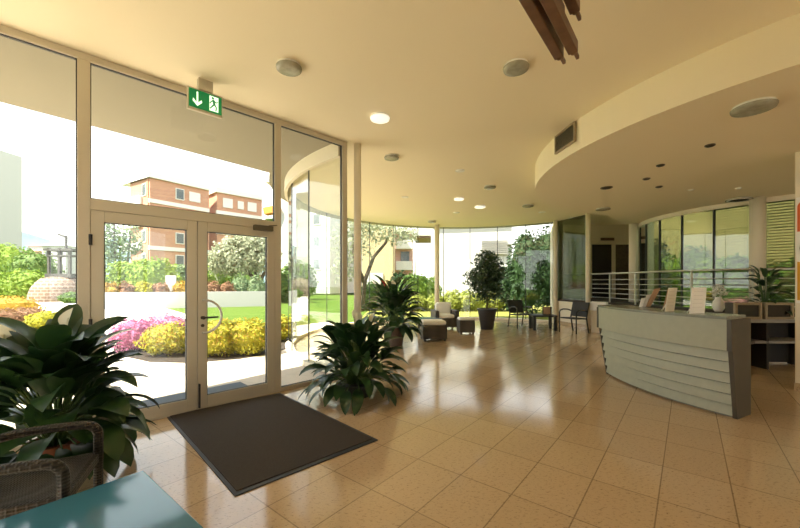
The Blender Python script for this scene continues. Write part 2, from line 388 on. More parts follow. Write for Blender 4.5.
# ---- rotunda glazing
NP = 15
for i in range(NP):
    a, b = A0+(A1-A0)*i/NP, A0+(A1-A0)*(i+1)/NP
    p, q = rot(a), rot(b); u = (q-p).normalized()*.006
    wo = struct(MB().bar(p+u+V((0,0,1.83)), q-u+V((0,0,1.83)), .014, 3.52).build('window_%d' % (n_w+1+i), M['glassg']))
    MB().bar(q+V((0,0,.07)), q+V((0,0,3.59)), .012, .022).build('joint', M['alu2'], wo)
ks = MB()
for i in range(NP):
    a, b = A0+(A1-A0)*i/NP, A0+(A1-A0)*(i+1)/NP
    ks.bar(rot(a, z=.035), rot(b, z=.035), .16, .07)
struct(ks.build('trim_2', M['wall']))
n_w += NP
# eaves added round the rotunda to keep excess sun out, and the entrance canopy
ring = arc(rot, A0-R(1), A1, 40, r=RR+.4) + arc(rot, A1, A0-R(1), 40, r=RR+.02)
struct(MB().prism(ring, H, H+.3).build('added_eaves', M['ceil_dimmed']))
can = [W(-.05, .04), W(-.05, .75), V((-2.54, 7.1, 0)), V((-4.75, 4.3, 0)), V((-7.2, 1.2, 0)), W(TE+.3, .04)]
struct(MB().prism(can, H-.006, H+.3).build('canopy_slab', M['ceil_dimmed']))
bd = arc(rot, A0-R(.4), R(176), 24, r=RR+.09) + arc(rot, R(176), A0-R(.4), 24, r=RR+.03)
struct(MB().prism(bd, 3.37, H-.002).build('canopy_fascia', M['wall']))

# ---- raised level at the back, its front wall, back wall doors
PZ = .85
pf = [D(555, 12.75), D(572, 11.9), D(588, 11.35), D(608, 10.6), D(640, 9.2), D(690, 7.8), D(752, 7.05), V((7.9, 6.5, 0)), V((9.25, 6.25, 0))]
pl = pf + arc(crt, R(256), R(120), 26, r=CR+.03) + [V((8.97, YB-.02, 0)), V((5.78, YB-.02, 0))]
pm = MB(); pm.prism(pl, .001, PZ-.06)
struct(pm.build('wall_parapet', M['wall']))
struct(MB().prism(pl, PZ-.06, PZ).build('floor_raised', M['carpet']))
bb = MB()
for p, q in zip(pf[:-2], pf[1:-1]): bb.bar(p+V((-.012,-.012,.05)), q+V((-.012,-.012,.05)), .015, .1)
struct(bb.build('baseboard_back', M['floor']))
db = MB().box((7.53, YB-.03, PZ+1.0), (.74, .05, 2.0)); struct(db.build('door_3', M['door_d']))
dd = struct(MB().box((8.37, YB-.03, PZ+1.0), (.66, .05, 2.0)).build('door_4', M['curtain']))
ft = MB()
for xc, ww in ((7.53, .74), (8.37, .66)):
    for sgn in (-1, 1): ft.box((xc+sgn*(ww/2+.035), YB-.04, PZ+1.02), (.07, .07, 2.04))
    ft.box((xc, YB-.04, PZ+2.04), (ww+.14, .07, .07))
ft.build('frame', M['wall'], dd)
sg = MB().box((7.75, YB-.05, PZ+2.2), (.5, .03, .1)).build('door_sign', M['wood']); tag(sg, 'small brown name plate above the dark doorway at the back', 'sign')
# glass screen between the two thin columns on the low wall
p, q = pf[0], pf[2]
struct(MB().bar(p+V((.03,0,PZ+1.37)), q+V((-.03,.05,PZ+1.37)), .012, 2.73).build('window_%d' % (n_w+1), M['glassd'])); n_w += 1
# court glazing with its posts
NC = 8
for i in range(NC):
    a, b = R(151)+(R(255)-R(151))*i/NC, R(151)+(R(255)-R(151))*(i+1)/NC
    p, q = crt(a), crt(b); u = (q-p).normalized()*.01
    wo = struct(MB().bar(p+u+V((0,0,(PZ+HS)/2)), q-u+V((0,0,(PZ+HS)/2)), .014, HS-PZ-.01).build('window_%d' % (n_w+1+i), M['glassd']))
    MB().bar(p+V((0,0,PZ)), p+V((0,0,HS-.002)), .03, .05).build('joint', M['alu2'], wo)
tr = MB()
for i in range(24):
    a, b = R(151)+R(104)*i/24, R(151)+R(104)*(i+1)/24
    tr.bar(crt(a, CR+.04, HS-.05), crt(b, CR+.04, HS-.05), .05, .1)
struct(tr.build('trim_3', M['wall']))
def column(p, r, z0, z1): return struct(MB().lathe([(r, z0), (r, z1)], p, 20).build('column', M['wall'], smooth=True))
column(D(357.5, 5.62), .056, .0, H); column(D(437, 13.55), .09, 0, H)
column(D(555.5, 12.6), .07, 0, H); column(D(588, 11.2), .07, 0, H)
column(D(757.5, 7.45), .13, PZ, HS); column(D(633.5, 10.75), .12, PZ, HS)
# square pillar at the right edge
PA = R(-50); PU = V((cos(PA), sin(PA), 0)); PNO = V((sin(PA), -cos(PA), 0)); PC0 = V((5.3, 4.83, 0))
pcen = PC0 + PU*.25 - PNO*.2
struct(MB().box((pcen.x, pcen.y, HS/2), (.5, .4, HS), PA).build('pillar', M['wall'], bevel=.01))
struct(MB().box((pcen.x, pcen.y, .05), (.52, .42, .1), PA).build('baseboard_pillar', M['floor']))

# ------------------------------------------------------------------ outside ground
struct(MB().prism([(-120,-30), (150,-30), (150,300), (-120,300)], -.6, -.32).build('ground', M['lawn']))
gz = -.02
def slab(name, pts, z, m): return struct(MB().prism(pts, -.31, z).build(name, m))
slab('ground_paving', [W(TE+3, .035), W(-.02, .035), rot(R(229), RR+.03), rot(R(219), RR+.03), rot(R(206), RR+.03), V((-2.9, 8.2, 0)), V((-4.2, 8.6, 0)), V((-7.5, 9.3, 0)), V((-13, 7.5, 0))], -.02, M['pave'])
slab('ground_bounce_paving', [W(TE+.1, .0), W(TE+3, .035), V((-14, -3, 0)), V((-4, -12, 0)), V((12, -12, 0)), V((12, B.y-.05, 0)), V((B.x, B.y-.05, 0)), B+V((-.05,-.05,0)), A+V((-.05,-.05,0))], -.021, M['pave'])  # unseen paving behind the camera, added for its neutral bounce light
slab('ground_path', [V((-6.5, 10.3, 0)), V((-8.4, 15, 0)), V((-12.5, 19.5, 0)), V((-16.5, 24, 0)), V((-30, 30, 0)), V((-40, 31, 0)), V((-20, 19, 0)), V((-12, 7, 0)), V((-7.5, 9.2, 0))], -.03, M['path'])
slab('ground_ring', arc(rot, R(205), R(140), 16, r=RR+1.5)+arc(rot, R(140), R(205), 16, r=RR+.03), -.022, M['pave'])  # paved strip, widened to bounce more daylight into the lounge
slab('ground_lawn', [V((-40,-8,0)), V((-12,-8,0)), V((-12.6,7.4,0)), V((-7.5,9.25,0)), V((-3.0,8.3,0)), rot(R(195), RR+.1), rot(R(180), RR+.1), rot(R(150), RR+.1), rot(R(140), RR+.1), V((-2, 40, 0)), V((-60, 60, 0)), V((-60, 0, 0))], -.06, M['lawn'])
slab('ground_meadow', [rot(R(140), RR+.1), rot(R(110), RR+.1), rot(R(90), RR+.1), rot(R(60), RR+.1), rot(R(47), RR+.1), V((5.5, 15, 0)), V((14, 24, 0)), V((14, 60, 0)), V((-2, 40, 0))], -.055, M['lawn2'])
slab('ground_court', [V((9.3, 15, 0)), crt(R(118), CR-.08), crt(R(139), CR-.08), crt(R(160), CR-.08), crt(R(190), CR-.08), crt(R(220), CR-.08), crt(R(256), CR-.08), V((9.6, 5, 0)), V((30, 5, 0)), V((30, 25, 0))], .6, M['lawn'])

# ------------------------------------------------------------------ planting helpers
def scatter(mb, c, r, n, size, rng, up=.25, shell=.55, low=-.9, seed=0):
    c = V(c)
    for _ in range(n):
        while True:
            d = V((rng.gauss(0,1), rng.gauss(0,1), rng.gauss(0,1))).normalized()
            if d.z > low: break
        f = (shell + (1-shell)*rng.random()**.6)*(1 + .30*NZ.noise(d*2.6 + V((seed*3.1, seed, 0))))
        p = c + V((d.x*r[0]*f, d.y*r[1]*f, d.z*r[2]*f))
        nrm = (d + V((rng.gauss(0,.5), rng.gauss(0,.5), rng.gauss(0,.5)+up))).normalized()
        a = nrm.cross(V((rng.gauss(0,1), rng.gauss(0,1), rng.gauss(0,1)))).normalized(); b = nrm.cross(a)
        s = size*(.6+.8*rng.random())
        mb.add([p-a*s, p-b*s*.5+nrm*s*.1, p+a*s, p+b*s*.5+nrm*s*.1], [(0,1,2,3)])
def shrub(name, label, cat, c, r, n, size, m, group=None, seed=1, core=True, flower=None, fn=0, fs=.03):
    """c: base centre; r: radii; the crown sits on the ground"""
    rng = random.Random(seed); base = V(c)
    t = thing(name, label, cat, base, group)
    cc = (base.x, base.y, base.z + r[2]*.92)
    mb = MB()
    if core: mb.blob(cc, (r[0]*.78, r[1]*.78, r[2]*.82), seed=seed)
    scatter(mb, cc, r, n, size, rng, seed=seed, shell=.72)
    mb.build('foliage', m, t)
    if flower:
        fb = MB(); scatter(fb, cc, tuple(x*1.04 for x in r), fn, fs, rng, seed=seed, shell=.85, low=-.2)
        fb.build('blossom', flower, t)
    st = MB(); st.tube([base+V((0,0,-.0)), base+V((0,0,r[2]*.7))], .04*max(1, r[0]), 6); st.build('stem', M['bark'], t)
    return t
def tree(name, label, c, trunk, crowns, m, n, size, group=None, seed=1, tr=.12):
    rng = random.Random(seed); base = V(c); t = thing(name, label, 'tree', base, group)
    tm = MB()
    for pts in trunk: tm.tube([base+V(p) for p in pts], tr, 8, tr*.45)
    tm.build('trunk', M['bark'], t, smooth=True)
    mb = MB(); tot = sum(k[1][0]*k[1][2] for k in crowns)
    for (o, r) in crowns: scatter(mb, base+V(o), r, int(n*r[0]*r[2]/tot), size, rng, seed=seed+o[0], shell=.35)
    mb.build('foliage', m, t)
    return t

# ---- beds by the entrance
G0 = -.06
bedp = [F(112, 353), F(150, 361), F(190, 362), F(240, 358), F(275, 352), F(296, 344), F(292, 336), F(240, 331), F(180, 328), F(120, 333)]
slab('ground_bed', [V((p.x, p.y, 0)) for p in bedp], -.01, M['soil'])
shrub('azalea_bush', 'pink flowering bush at the left end of the flower bed outside the doors', 'bush', D(134, 7.7, -.01), (.50, .42, .36), 1500, .035, M['pink'], 'pink bushes in the entrance bed', 11)
shrub('azalea_bush', 'pink flowering bush half hidden behind the yellow-green bush and the door split', 'bush', D(166, 8.3, -.01), (.62, .42, .38), 1500, .035, M['pink'], 'pink bushes in the entrance bed', 12)
shrub('spirea_bush', 'yellow-green bush just right of the pink bush, seen through the left door leaf', 'bush', D(168, 7.25, -.01), (.50, .42, .33), 1900, .032, M['yell'], 'yellow-green bushes in the entrance bed', 13, flower=M['gold'], fn=260)
shrub('spirea_bush', 'yellow-green bush seen through the door glass behind the half-ring handle', 'bush', D(216, 7.15, -.01), (.52, .42, .37), 2000, .032, M['yell'], 'yellow-green bushes in the entrance bed', 14, flower=M['gold'], fn=300)
shrub('spirea_bush', 'large yellow-green bush filling the right part of the right door leaf', 'bush', D(248, 7.35, -.01), (.50, .42, .38), 2000, .032, M['yell'], 'yellow-green bushes in the entrance bed', 15, flower=M['gold'], fn=280)
shrub('spirea_bush', 'small yellow-green bush beside the right door post at the bed end', 'bush', D(280, 8.9, -.01), (.33, .3, .33), 900, .032, M['yell'], 'yellow-green bushes in the entrance bed', 16, flower=M['gold'], fn=100)

# ---- left view: russet ground plants, path, mound
for i, (px, d, r, m, lb) in enumerate(((8, 14.5, (1.3, .9, .50), 'gold', 'low golden bush at the far left beyond the fixed pane'),
        (-2, 11.0, (.75, .55, .36), 'russet', 'russet low shrub at the left edge behind the plant leaves'),
        (26, 12.0, (.8, .5, .34), 'russet', 'russet low shrub left of the small yellow-green bush'),
        (47, 11.2, (.50, .5, .32), 'yell', 'small yellow-green bush beside the russet shrubs on the lawn'),
        (73, 25.4, (.9, .5, .42), 'mid', 'small dark green bush at the foot of the brick mound'))):
    shrub('low_shrub', lb, 'bush', D(px, d, G0), r, 1100, .05 if d < 20 else .09, M[m], 'low shrubs left of the doors', 30+i)
for i, (px, d, r, m, lb) in enumerate(((4, 41, (3.4, 1.6, 3.25), 'lime', 'tall bright green shrub at the left edge below the grey tower'),
        (33, 36.5, (2.6, 1.5, 2.5), 'mid', 'mid green shrub behind the rounded pale green one'),
        (25, 30, (2.5, 1.4, 1.3), 'lime', 'rounded bright green shrub in front of the taller shrubs left of the mound'),
        (50, 40, (1.8, 1.2, 1.7), 'mid', 'green shrub between the pale house and the brick mound'))):
    shrub('garden_shrub', lb, 'shrub', D(px, d, G0), r, 1500, .16, M[m], 'big shrubs left of the brick mound', 40+i)
# brick mound with a timber frame on it
mp_ = D(64, 28.5, G0); t = thing('brick_mound', 'round stepped brick mound carrying a dark timber frame, beyond the lawn', 'well', mp_)
m = MB(); m.lathe([(2.1, 0), (2.05, .5), (1.9, 1.05), (1.62, 1.5), (1.3, 1.8), (.9, 1.9), (.01, 1.93)], mp_, 28); m.build('mound', M['stone'], t, smooth=False)
tf = MB(); b0 = mp_ + V((.25, -.2, 1.85))
for x in (-.8, .0, .8):
    for y in (-.45, .45): tf.box((b0.x+x, b0.y+y, b0.z+1.15), (.16, .16, 2.3))
tf.box((b0.x, b0.y, b0.z+2.15), (2.2, 1.3, .16)); tf.box((b0.x, b0.y, b0.z+.15), (2.0, 1.2, .3)); tf.box((b0.x, b0.y, b0.z+1.7), (1.9, 1.1, .12))
tf.bar(b0+V((.1,0,2.2)), b0+V((.1,0,3.3)), .14, .14); tf.bar(b0+V((.1,0,3.2)), b0+V((-.5,0,3.4)), .14, .14)
tf.build('timber_frame', M['timber'], t)

# white low wall and plants behind it
a_, b_ = D(96, 19.6), D(270, 22.6)
struct(MB().bar(a_+V((0,0,.40)), b_+V((0,0,.40)), .25, .94).build('wall_garden', M['render']))
ng = V((-(b_-a_).y, (b_-a_).x, 0)).normalized()
k = 0
for px, m, lb in ((110, 'gold', 'gold low plant behind the white garden wall at its left end'), (126, 'russet', 'russet low plant behind the white garden wall below the tree trunks'),
        (143, 'yell', 'yellow low plant behind the white garden wall below the big bright shrub'), (160, 'russet', 'russet low plant left of the pale post behind the white garden wall'),
        (182, 'gold', 'gold low plant right of the pale post behind the white garden wall'), (212, 'russet', 'russet low plant behind the white garden wall left of the sage mound'),
        (226, 'russet', 'russet low plant touching the sage mound behind the white garden wall')):
    d = 19.6 + (22.6-19.6)*(px-96)/174 + 1.0
    shrub('bedding_plant', lb, 'plant', D(px, d, G0), (.66, .42, .80), 900, .085, M[m], 'low plants behind the white garden wall', 60+k); k += 1
for px, lb in ((240, 'rounded sage green bush behind the white wall in front of the olive trunk'), (256, 'rounded sage green bush behind the white wall right of the olive trunk')):
    shrub('sage_bush', lb, 'bush', D(px, 23.6, G0), (.70 if px < 250 else .62, .5, 1.0), 1100, .08, M['sage'], 'sage bushes behind the white garden wall', 80+px)
ps = MB().box(D(171, 22.2, .9), (.62, .1, 1.9)).build('notice_post', M['greyr']); tag(ps, 'pale upright panel standing behind the white garden wall', 'post')
for i, (px, d, r, m, lb) in enumerate(((154, 26.5, (1.9, 1.2, 1.72), 'lime', 'big bright green shrub seen through the left door leaf'),
        (128, 30.2, (1.8, 1.2, 1.75), 'lime', 'bright green shrub beside the tree trunks in the left door leaf'),
        (180, 29.6, (1.5, 1.2, 1.5), 'sage', 'grey-green shrub at the right of the left door leaf'),
        (206, 32.5, (2.0, 1.2, 2.0), 'lime', 'bright green shrub left of the olive tree'),
        (236, 35.5, (2.8, 1.2, 1.7), 'mid', 'mid green shrub behind the olive tree'),
        (283, 27, (1.2, 1.0, 1.2), 'mid', 'green shrub at the foot of the white block beside the door post'),
        (298, 30.5, (1.6, 1.2, 1.7), 'mid', 'taller green shrub by the curved glass edge below the white block'))):
    shrub('garden_shrub', lb, 'shrub', D(px, d, G0), r, 1900, .15, M[m], 'shrubs beyond the white garden wall', 100+i)
tree('poplar_tree', 'tall thin-leaved tree with several dark trunks at the left of the door glass', D(113, 33, G0),
     [[(-.7,0,0), (-.8,0,3.5), (-.9,0,7)], [(.1,0,0), (.2,0,3.5), (.1,0,7)], [(.9,.3,0), (1.1,.3,3.2), (1.4,.3,6)]],
     [((-.8,0,5.2), (1.2,1,2.6)), ((.3,0,4.6), (1.2,1,2.6)), ((1.6,0,5.2), (1.0,1,1.6))], M['sage'], 1500, .16, None, 7, .14)
tree('olive_tree', 'silvery olive tree beyond the white wall, seen through the right door leaf', D(257, 25, G0),
     [[(0,0,0), (.05,0,1.3), (-.2,0,2.4)], [(.05,0,1.2), (.5,.1,2.2), (.7,.1,3)], [(0,0,1.4), (-.9,0,2.6), (-1.6,0,3.1)]],
     [((-1.3,0,3.3), (2.0,1.3,1.5)), ((.4,0,3.3), (1.3,1,1.3)), ((-2.4,0,2.9), (1.2,1,1.2)), ((-.6,0,4.2), (1.5,1,.8))], M['olive'], 5200, .13, None, 8, .14)
tree('olive_tree', 'olive tree with a crooked branch outside the lounge glass right of the thin column', D(362, 18.5, G0),
     [[(0,0,0), (.15,0,1.6), (.6,0,2.8), (1.2,0,3.5), (1.5,0,4.2)], [(.1,0,1.5), (-.4,0,2.7), (-.5,0,4)]],
     [((-.5,0,3.6), (1.2,1.1,1.3)), ((1.3,0,4.1), (1.1,1,.8)), ((.3,0,4.6), (1.2,1,.8)), ((-.9,0,2.2), (.7,.6,.9)), ((2.3,0,4.0), (.8,.8,.5))], M['olive'], 2600, .09, None, 9, .12)
shrub('red_hedge', 'dull pink low hedge outside the lounge glass by the ochre house', 'hedge', D(381, 22, G0), (1.2, .6, .75), 900, .08, M['russet'], None, 140)
for i, (px, d, r, m, lb) in enumerate(((400, 23.6, (.7, .6, 1.15), 'deep', 'narrow dark green shrub left of the bright green bush outside the lounge'),
        (421, 20, (1.15, .8, 1.0), 'lime', 'bright leafy green bush outside the lounge beside the white column'),
        (411, 22, (.8, .6, 1.05), 'mid', 'green bush between the dark shrub and the bright one outside the lounge'),
        (372, 19.5, (.9, .7, .75), 'mid', 'green bush under the olive tree outside the lounge'))):
    shrub('lounge_shrub', lb, 'shrub', D(px, d, G0), r, 1500, .10, M[m], 'shrubs outside the lounge glass', 150+i)
for i, px in enumerate((396, 416, 436, 452, 466, 480, 496)):
    lb = ['yellow-green border plant below the narrow dark shrub', 'yellow-green border plant below the bright green bush', 'yellow-green border plant behind the white column',
          'yellow-green border plant at the white house just right of the column', 'yellow-green border plant left of the potted tree at the white house', 'yellow-green border plant partly behind the potted tree', 'yellow-green border plant under the louvred window'][i]
    shrub('border_plant', lb, 'plant', D(px, 18.6, G0), (.60, .42, .46 if i < 3 else .55), 1100, .07, M['border'], 'yellow-green border outside the lounge', 170+i)
for i, (px, d, r, lb) in enumerate(((527, 17.0, (.95, .7, 2.1), 'tall green shrub outside the glass behind the dark chairs'), (547, 18.8, (1.0, .8, 2.3), 'green shrub outside the glass above the low table'),
        (507, 18.7, (.75, .7, 1.3), 'green shrub outside the glass just right of the potted tree'))):
    shrub('shade_shrub', lb, 'shrub', D(px, d, G0), r, 1500, .10, M['deep'], 'dark shrubs outside the glass behind the dark chairs', 190+i)

# ------------------------------------------------------------------ buildings outside
def facade_box(mb, p, q, dep, z0, z1):
    """box whose front runs p to q, going back by dep"""
    u = (q-p).normalized(); n = V((-u.y, u.x, 0))
    return mb.prism([p, q, q+n*dep, p+n*dep], z0, z1)
def win(p, q, f, z, ww, hh, name, parent, frame, shut=False):
    u = (q-p).normalized(); n = V((u.y, -u.x, 0)); c = p + (q-p)*f + n*.02
    m = MB(); m.bar(c-u*ww/2+V((0,0,z)), c+u*ww/2+V((0,0,z)), .16, hh)
    o = m.build(name, frame, parent)
    if not shut:
        m = MB(); m.bar(c-u*ww*.42+n*.09+V((0,0,z)), c+u*ww*.42+n*.09+V((0,0,z)), .02, hh*.86); m.build('pane', M['pane'], o)
def block(name, label, segs, top, floors, fh, mw, parent_loc, roofm, band=True, balc=(), wins=(), roof_h=.7, over=.3, dep=12):
    t = thing(name, label, 'building', parent_loc)
    for p, q in segs:
        facade_box(MB(), p, q, dep, G0, top-roof_h).build('wall', mw, t)
        u = (q-p).normalized(); n = V((-u.y, u.x, 0))
        facade_box(MB(), p-u*over-n*over, q+u*over*.0-n*over, dep+over, top-roof_h, top).build('roof', roofm, t)
        if band:
            b = MB()
            for k in range(floors): facade_box(b, p-n*.12-u*.12, q-n*.12, .3, top-roof_h-fh*(k+1)-.15, top-roof_h-fh*(k+1)+.35)
            b.build('floor_band', M['concrete'], t)
    for si, f, ww, hh, shut in wins:
        p, q = segs[si]
        for k in range(floors): win(p, q, f, top-roof_h-fh*k-1.35, ww, hh, 'window', t, M['shut'] if shut else M['concrete'], shut)
    for si, f0, f1, out_ in balc:
        p, q = segs[si]; u = (q-p).normalized(); n = V((-u.y, u.x, 0))
        for k in range(floors):
            m = MB(); a = p+(q-p)*f0; b = p+(q-p)*f1
            facade_box(m, a-n*out_, b-n*out_, out_, top-roof_h-fh*(k+1)-.1, top-roof_h-fh*(k+1)+.15)
            facade_box(m, a-n*out_, b-n*out_, .15, top-roof_h-fh*(k+1)+.15, top-roof_h-fh*(k+1)+1.0); m.build('balcony', M['concrete'], t)
    return t
a0, a1, a2, a3 = D(120, 49), D(150, 45), D(209, 51.5), D(262, 57.5)
bt = 15.2
block('apartment_building', 'orange brick apartment building with white floor bands and flat roof, above the door', [(a1, a2), (a2+V((.7,.9,0)), a3)], bt, 4, 2.95, M['brick'], a1, M['concrete'], True, (),
      ((0, .47, 1.1, 1.5, False), (0, .73, 1.5, 1.3, True), (1, .22, 1.4, 1.4, True), (1, .50, .9, 1.2, True), (1, .76, 1.4, 1.4, True)), dep=5.2)
tw = [o for o in bpy.data.objects if o.name.startswith('apartment_building')][0]
la, lb_ = D(133, 48.2), a1+V((-.35, .1, 0))
facade_box(MB(), la, lb_, 4, G0, bt-.75).build('wall', M['brick'], tw)
facade_box(MB(), D(120.5, 48.6), a1+V((-.05,-.25,0)), 3, bt-.70, bt-.02).build('roof', M['concrete'], tw)
for k in range(4):
    z = bt-.7-2.95*(k+1); m = MB()
    a, b = D(119.5, 48), D(140, 45.8); facade_box(m, a, b, 1.5, z-.1, z+.95); m.build('balcony', M['concrete'], tw)
    win(la, lb_, .8, z+1.6, 1.2, 1.6, 'window', tw, M['concrete'])
# white block with three small windows beside the door post
b0, b1 = D(281, 50), D(330, 46)
wb = block('white_block', 'white apartment block with a column of small dark windows right of the door', [(b0, b1)], 17.6, 5, 2.95, M['render'], b0, M['concrete'], False, (), ((0, .28, 1.3, 1.5, False), (0, .75, 1.3, 1.5, False)), dep=10)
for z in (15.4, 9.0): facade_box(MB(), b0+V((-2.3,.2,0)), b0+V((-.1,.2,0)), 2.4, z, z+.35).build('balcony', M['concrete'], wb)
MB().bar(b0+V((-2.2,.0,11.2)), b0+V((-.1,.0,11.6)), 1.4, .9).build('awning', M['awning'], wb)
MB().box(b0+V((-1.2,.9,9.9)), (2.2, 1.2, .9)).build('planter', M['mid'], wb)
# grey tower on the left
p_, q_ = D(-75, 50), D(22, 62)
block('grey_tower', 'plain pale grey building with flat top at the left edge of the garden', [(p_, q_)], Z(157, 62), 1, 3, M['greyr'], p_, M['greyr'], False, (), (), roof_h=.3, over=.0)
# far houses
for i, (px, d, ww, hh, m, lb) in enumerate(((30, 95, 6, 9.6, 'pinkb', 'far low pink house with tiled roof between the tower and the mound'), (54, 90, 6.0, 10.6, 'render', 'far white house with small windows behind the brick mound'),
        (41, 120, 9, 13.5, 'greyr', 'far grey house under the hills behind the pink one'))):
    c = D(px, d, G0); t = thing('far_house', lb, 'house', c, 'far houses under the hills')
    MB().box(c+V((0, 4, hh/2)), (ww, 8, hh)).build('wall', M[m], t)
    r = MB(); r.add([c+V((-ww*.55,-.4,hh)), c+V((ww*.55,-.4,hh)), c+V((ww*.55,8.4,hh)), c+V((-ww*.55,8.4,hh)), c+V((-ww*.3,4,hh+1.0)), c+V((ww*.3,4,hh+1.0))], [(0,1,5,4),(1,2,5),(2,3,4,5),(3,0,4),(3,2,1,0)]); r.build('roof', M['rooft'] if i != 1 else M['concrete'], t)
    for zx in (-.25, .25):
        for z in (.5, .8): MB().box(c+V((zx*ww, -.03, z*hh)), (ww*.2, .1, 1.3)).build('window', M['pane'], t)
hm = MB(); pts = []
for i in range(41):
    x = -760+i*16; z = 48 + 6*sin(i*.35+1) + 4*sin(i*.9)
    pts.append((x, z))
vs = [(x, 330, -2) for x, z in pts] + [(x, 370, max(z, 8)*1.0) for x, z in pts] + [(x, 420, max(z, 8)*.8) for x, z in pts]; n = len(pts)
hm.add(vs, [(i, i+1, n+i+1, n+i) for i in range(n-1)] + [(n+i, n+i+1, 2*n+i+1, 2*n+i) for i in range(n-1)])
struct(hm.build('hills', M['hill'], smooth=True))
# buildings seen through the lounge
c = D(372, 34); oh = thing('ochre_house', 'ochre house wall beyond the olive tree outside the lounge glass', 'house', c)
facade_box(MB(), D(362, 34), D(394, 34), 6, G0, 7.6).build('wall', M['ochre'], oh); facade_box(MB(), D(361, 33.6), D(395, 33.6), 7, 7.6, 7.9).build('roof', M['concrete'], oh)
facade_box(MB(), D(366, 33.9), D(383, 33.9), .3, G0, 2.3).build('plinth', M['render'], oh)
c = D(404, 40); pb = thing('pink_apartments', 'pink brick apartment house with pale balconies beyond the dark shrub', 'building', c)
facade_box(MB(), D(391, 41.5), D(414, 41.5), 8, G0, 7.2).build('wall', M['pinkb'], pb); facade_box(MB(), D(390, 41), D(415, 41), 9, 7.2, 7.6).build('roof', M['concrete'], pb)
for z in (2.9, 5.3):
    m = MB(); facade_box(m, D(396, 40.5), D(412, 40.5), 1.0, z-.1, z+.15); facade_box(m, D(396, 40.5), D(412, 40.5), .1, z+.15, z+.9); m.build('balcony', M['concrete'], pb)
    MB().box(D(405, 41.45, z+1.5), (1.0, .1, 1.1)).build('window', M['pane'], pb)
c = D(425, 31); pt = thing('garden_portico', 'white flat-roofed portico with timber underside and a thin post outside the lounge', 'portico', c)
MB().prism([D(411.5, 30.2), D(434, 30.2), D(434, 35), D(411.5, 35)], 5.35, 5.95).build('roof', M['render'], pt)
MB().prism([D(412.5, 30.5), D(433, 30.5), D(433, 34.7), D(415, 34.7)], 5.2, 5.345).build('soffit', M['wood'], pt)
MB().lathe([(.13, G0), (.13, 5.2)], D(414.5, 30.8), 12).build('post', M['render'], pt, smooth=True)
c = D(470, 25); wh = thing('white_house', 'white rendered garden building with a louvred window outside the lounge', 'building', c)
facade_box(MB(), D(431, 24.5), D(512, 23.5), 5, G0, 5.4).build('wall', M['render'], wh)
facade_box(MB(), D(430, 24.2), D(514, 23.2), 5.6, 5.4, 5.6).build('roof', M['concrete'], wh)
lv = MB(); 
lv.bar(D(481, 23.72, 3.72), D(508, 23.4, 3.72), .05, 1.0)
fo = lv.build('window', M['greyr'], wh); sl = MB()
for k in range(8): sl.bar(D(481.5, 23.62, 3.3+.12*k), D(507.5, 23.3, 3.3+.12*k), .10, .05)
sl.build('louvre', M['shelf'], fo)
# wall added behind the court to block the bright sky
struct(MB().bar(V((9.4, 19, 2.6)), V((22, 15, 2.6)), .3, 5.2).build('wall_sky_block', M['ochre']))
for i, (px, d, r, m, lb) in enumerate(((668, 14.0, (.8, .6, 1.0), 'lime', 'bright green bush behind the curved dark glass left of the leaflets'), (696, 15.4, (1.0, .5, 1.25), 'mid', 'green bush behind the curved dark glass above the leaflets'),
        (717, 13.0, (.8, .6, .95), 'lime', 'bright green bush in the court just left of the thick glass joint'), (741, 11.8, (.7, .5, .9), 'mid', 'green bush in the court beside the round column'), (652, 15.9, (.9, .6, 1.4), 'deep', 'dark green bush in the court at the left end of the curved glass'),
        (790, 10.6, (.8, .6, .8), 'mid', 'green bush in the court behind the slatted blind'))):
    shrub('court_shrub', lb, 'shrub', D(px, d, .6), r, 1400, .09, M[m], 'shrubs in the round garden court', 220+i)
shrub('azalea_bush', 'low pink flowering bush in the court beside the round column', 'bush', D(742, 10.0, .6), (.5, .4, .22), 700, .05, M['pink'], None, 240)

# ------------------------------------------------------------------ ceiling fittings
def ceil_lamp(px, py, r, label, lit=False, hc=H, deep=.06, group='round ceiling lamps'):
    y = (hc-EYE)*FPX/(HOR-py); p = V(((px-400)/FPX*y, y, hc))
    t = thing('ceiling_lamp', label, 'ceiling lamp', p, group)
    MB().lathe([(r*.92, -.03), (r*.92, 0)], p, 28).build('mount_ring', M['white'], t, smooth=False)
    MB().lathe([(.01, -deep), (r*.7, -deep), (r*.96, -deep*.8), (r, -deep*.5), (r, -.025), (r*.95, -.02)], p, 28).build('diffuser', M['lampw'] if lit else M['bronze'], t, smooth=True)
    return t
ceil_lamp(289, 65, .125, 'round glass ceiling lamp nearest the green exit sign')
ceil_lamp(516, 65, .125, 'round dull glass ceiling lamp left of the wooden hanging slats')
ceil_lamp(380, 116, .125, 'bright white round ceiling lamp above the thin column', True)
ceil_lamp(391.5, 156, .125, 'pale greenish round ceiling lamp just right of the thin column', False)
ceil_lamp(490, 186, .13, 'dull round ceiling lamp in line with the potted tree, left of the lowered ceiling')
ceil_lamp(459, 198, .13, 'white lit ceiling lamp, the left one of the small lit pair above the lounge', True)
ceil_lamp(480, 206, .15, 'white lit ceiling lamp, the right one of the small lit pair above the lounge', True)
ceil_lamp(528, 205, .15, 'dull round ceiling lamp beside the tip of the lowered ceiling')
ceil_lamp(432, 221, .15, 'small distant ceiling lamp above the white column', False)
ceil_lamp(753.5, 105, .175, 'largest round ceiling lamp under the lowered ceiling at the right', False, HS)
ceil_lamp(739, 199, .22, 'flat round ceiling lamp under the lowered ceiling above the curved glass', False, HS, .03)
ceil_lamp(603, 208.5, .16, 'round ceiling lamp under the lowered ceiling above the railing', False, HS, .04)
ceil_lamp(575, 218, .2, 'farthest dull ceiling lamp above the columns of the low wall', False, H, .04)
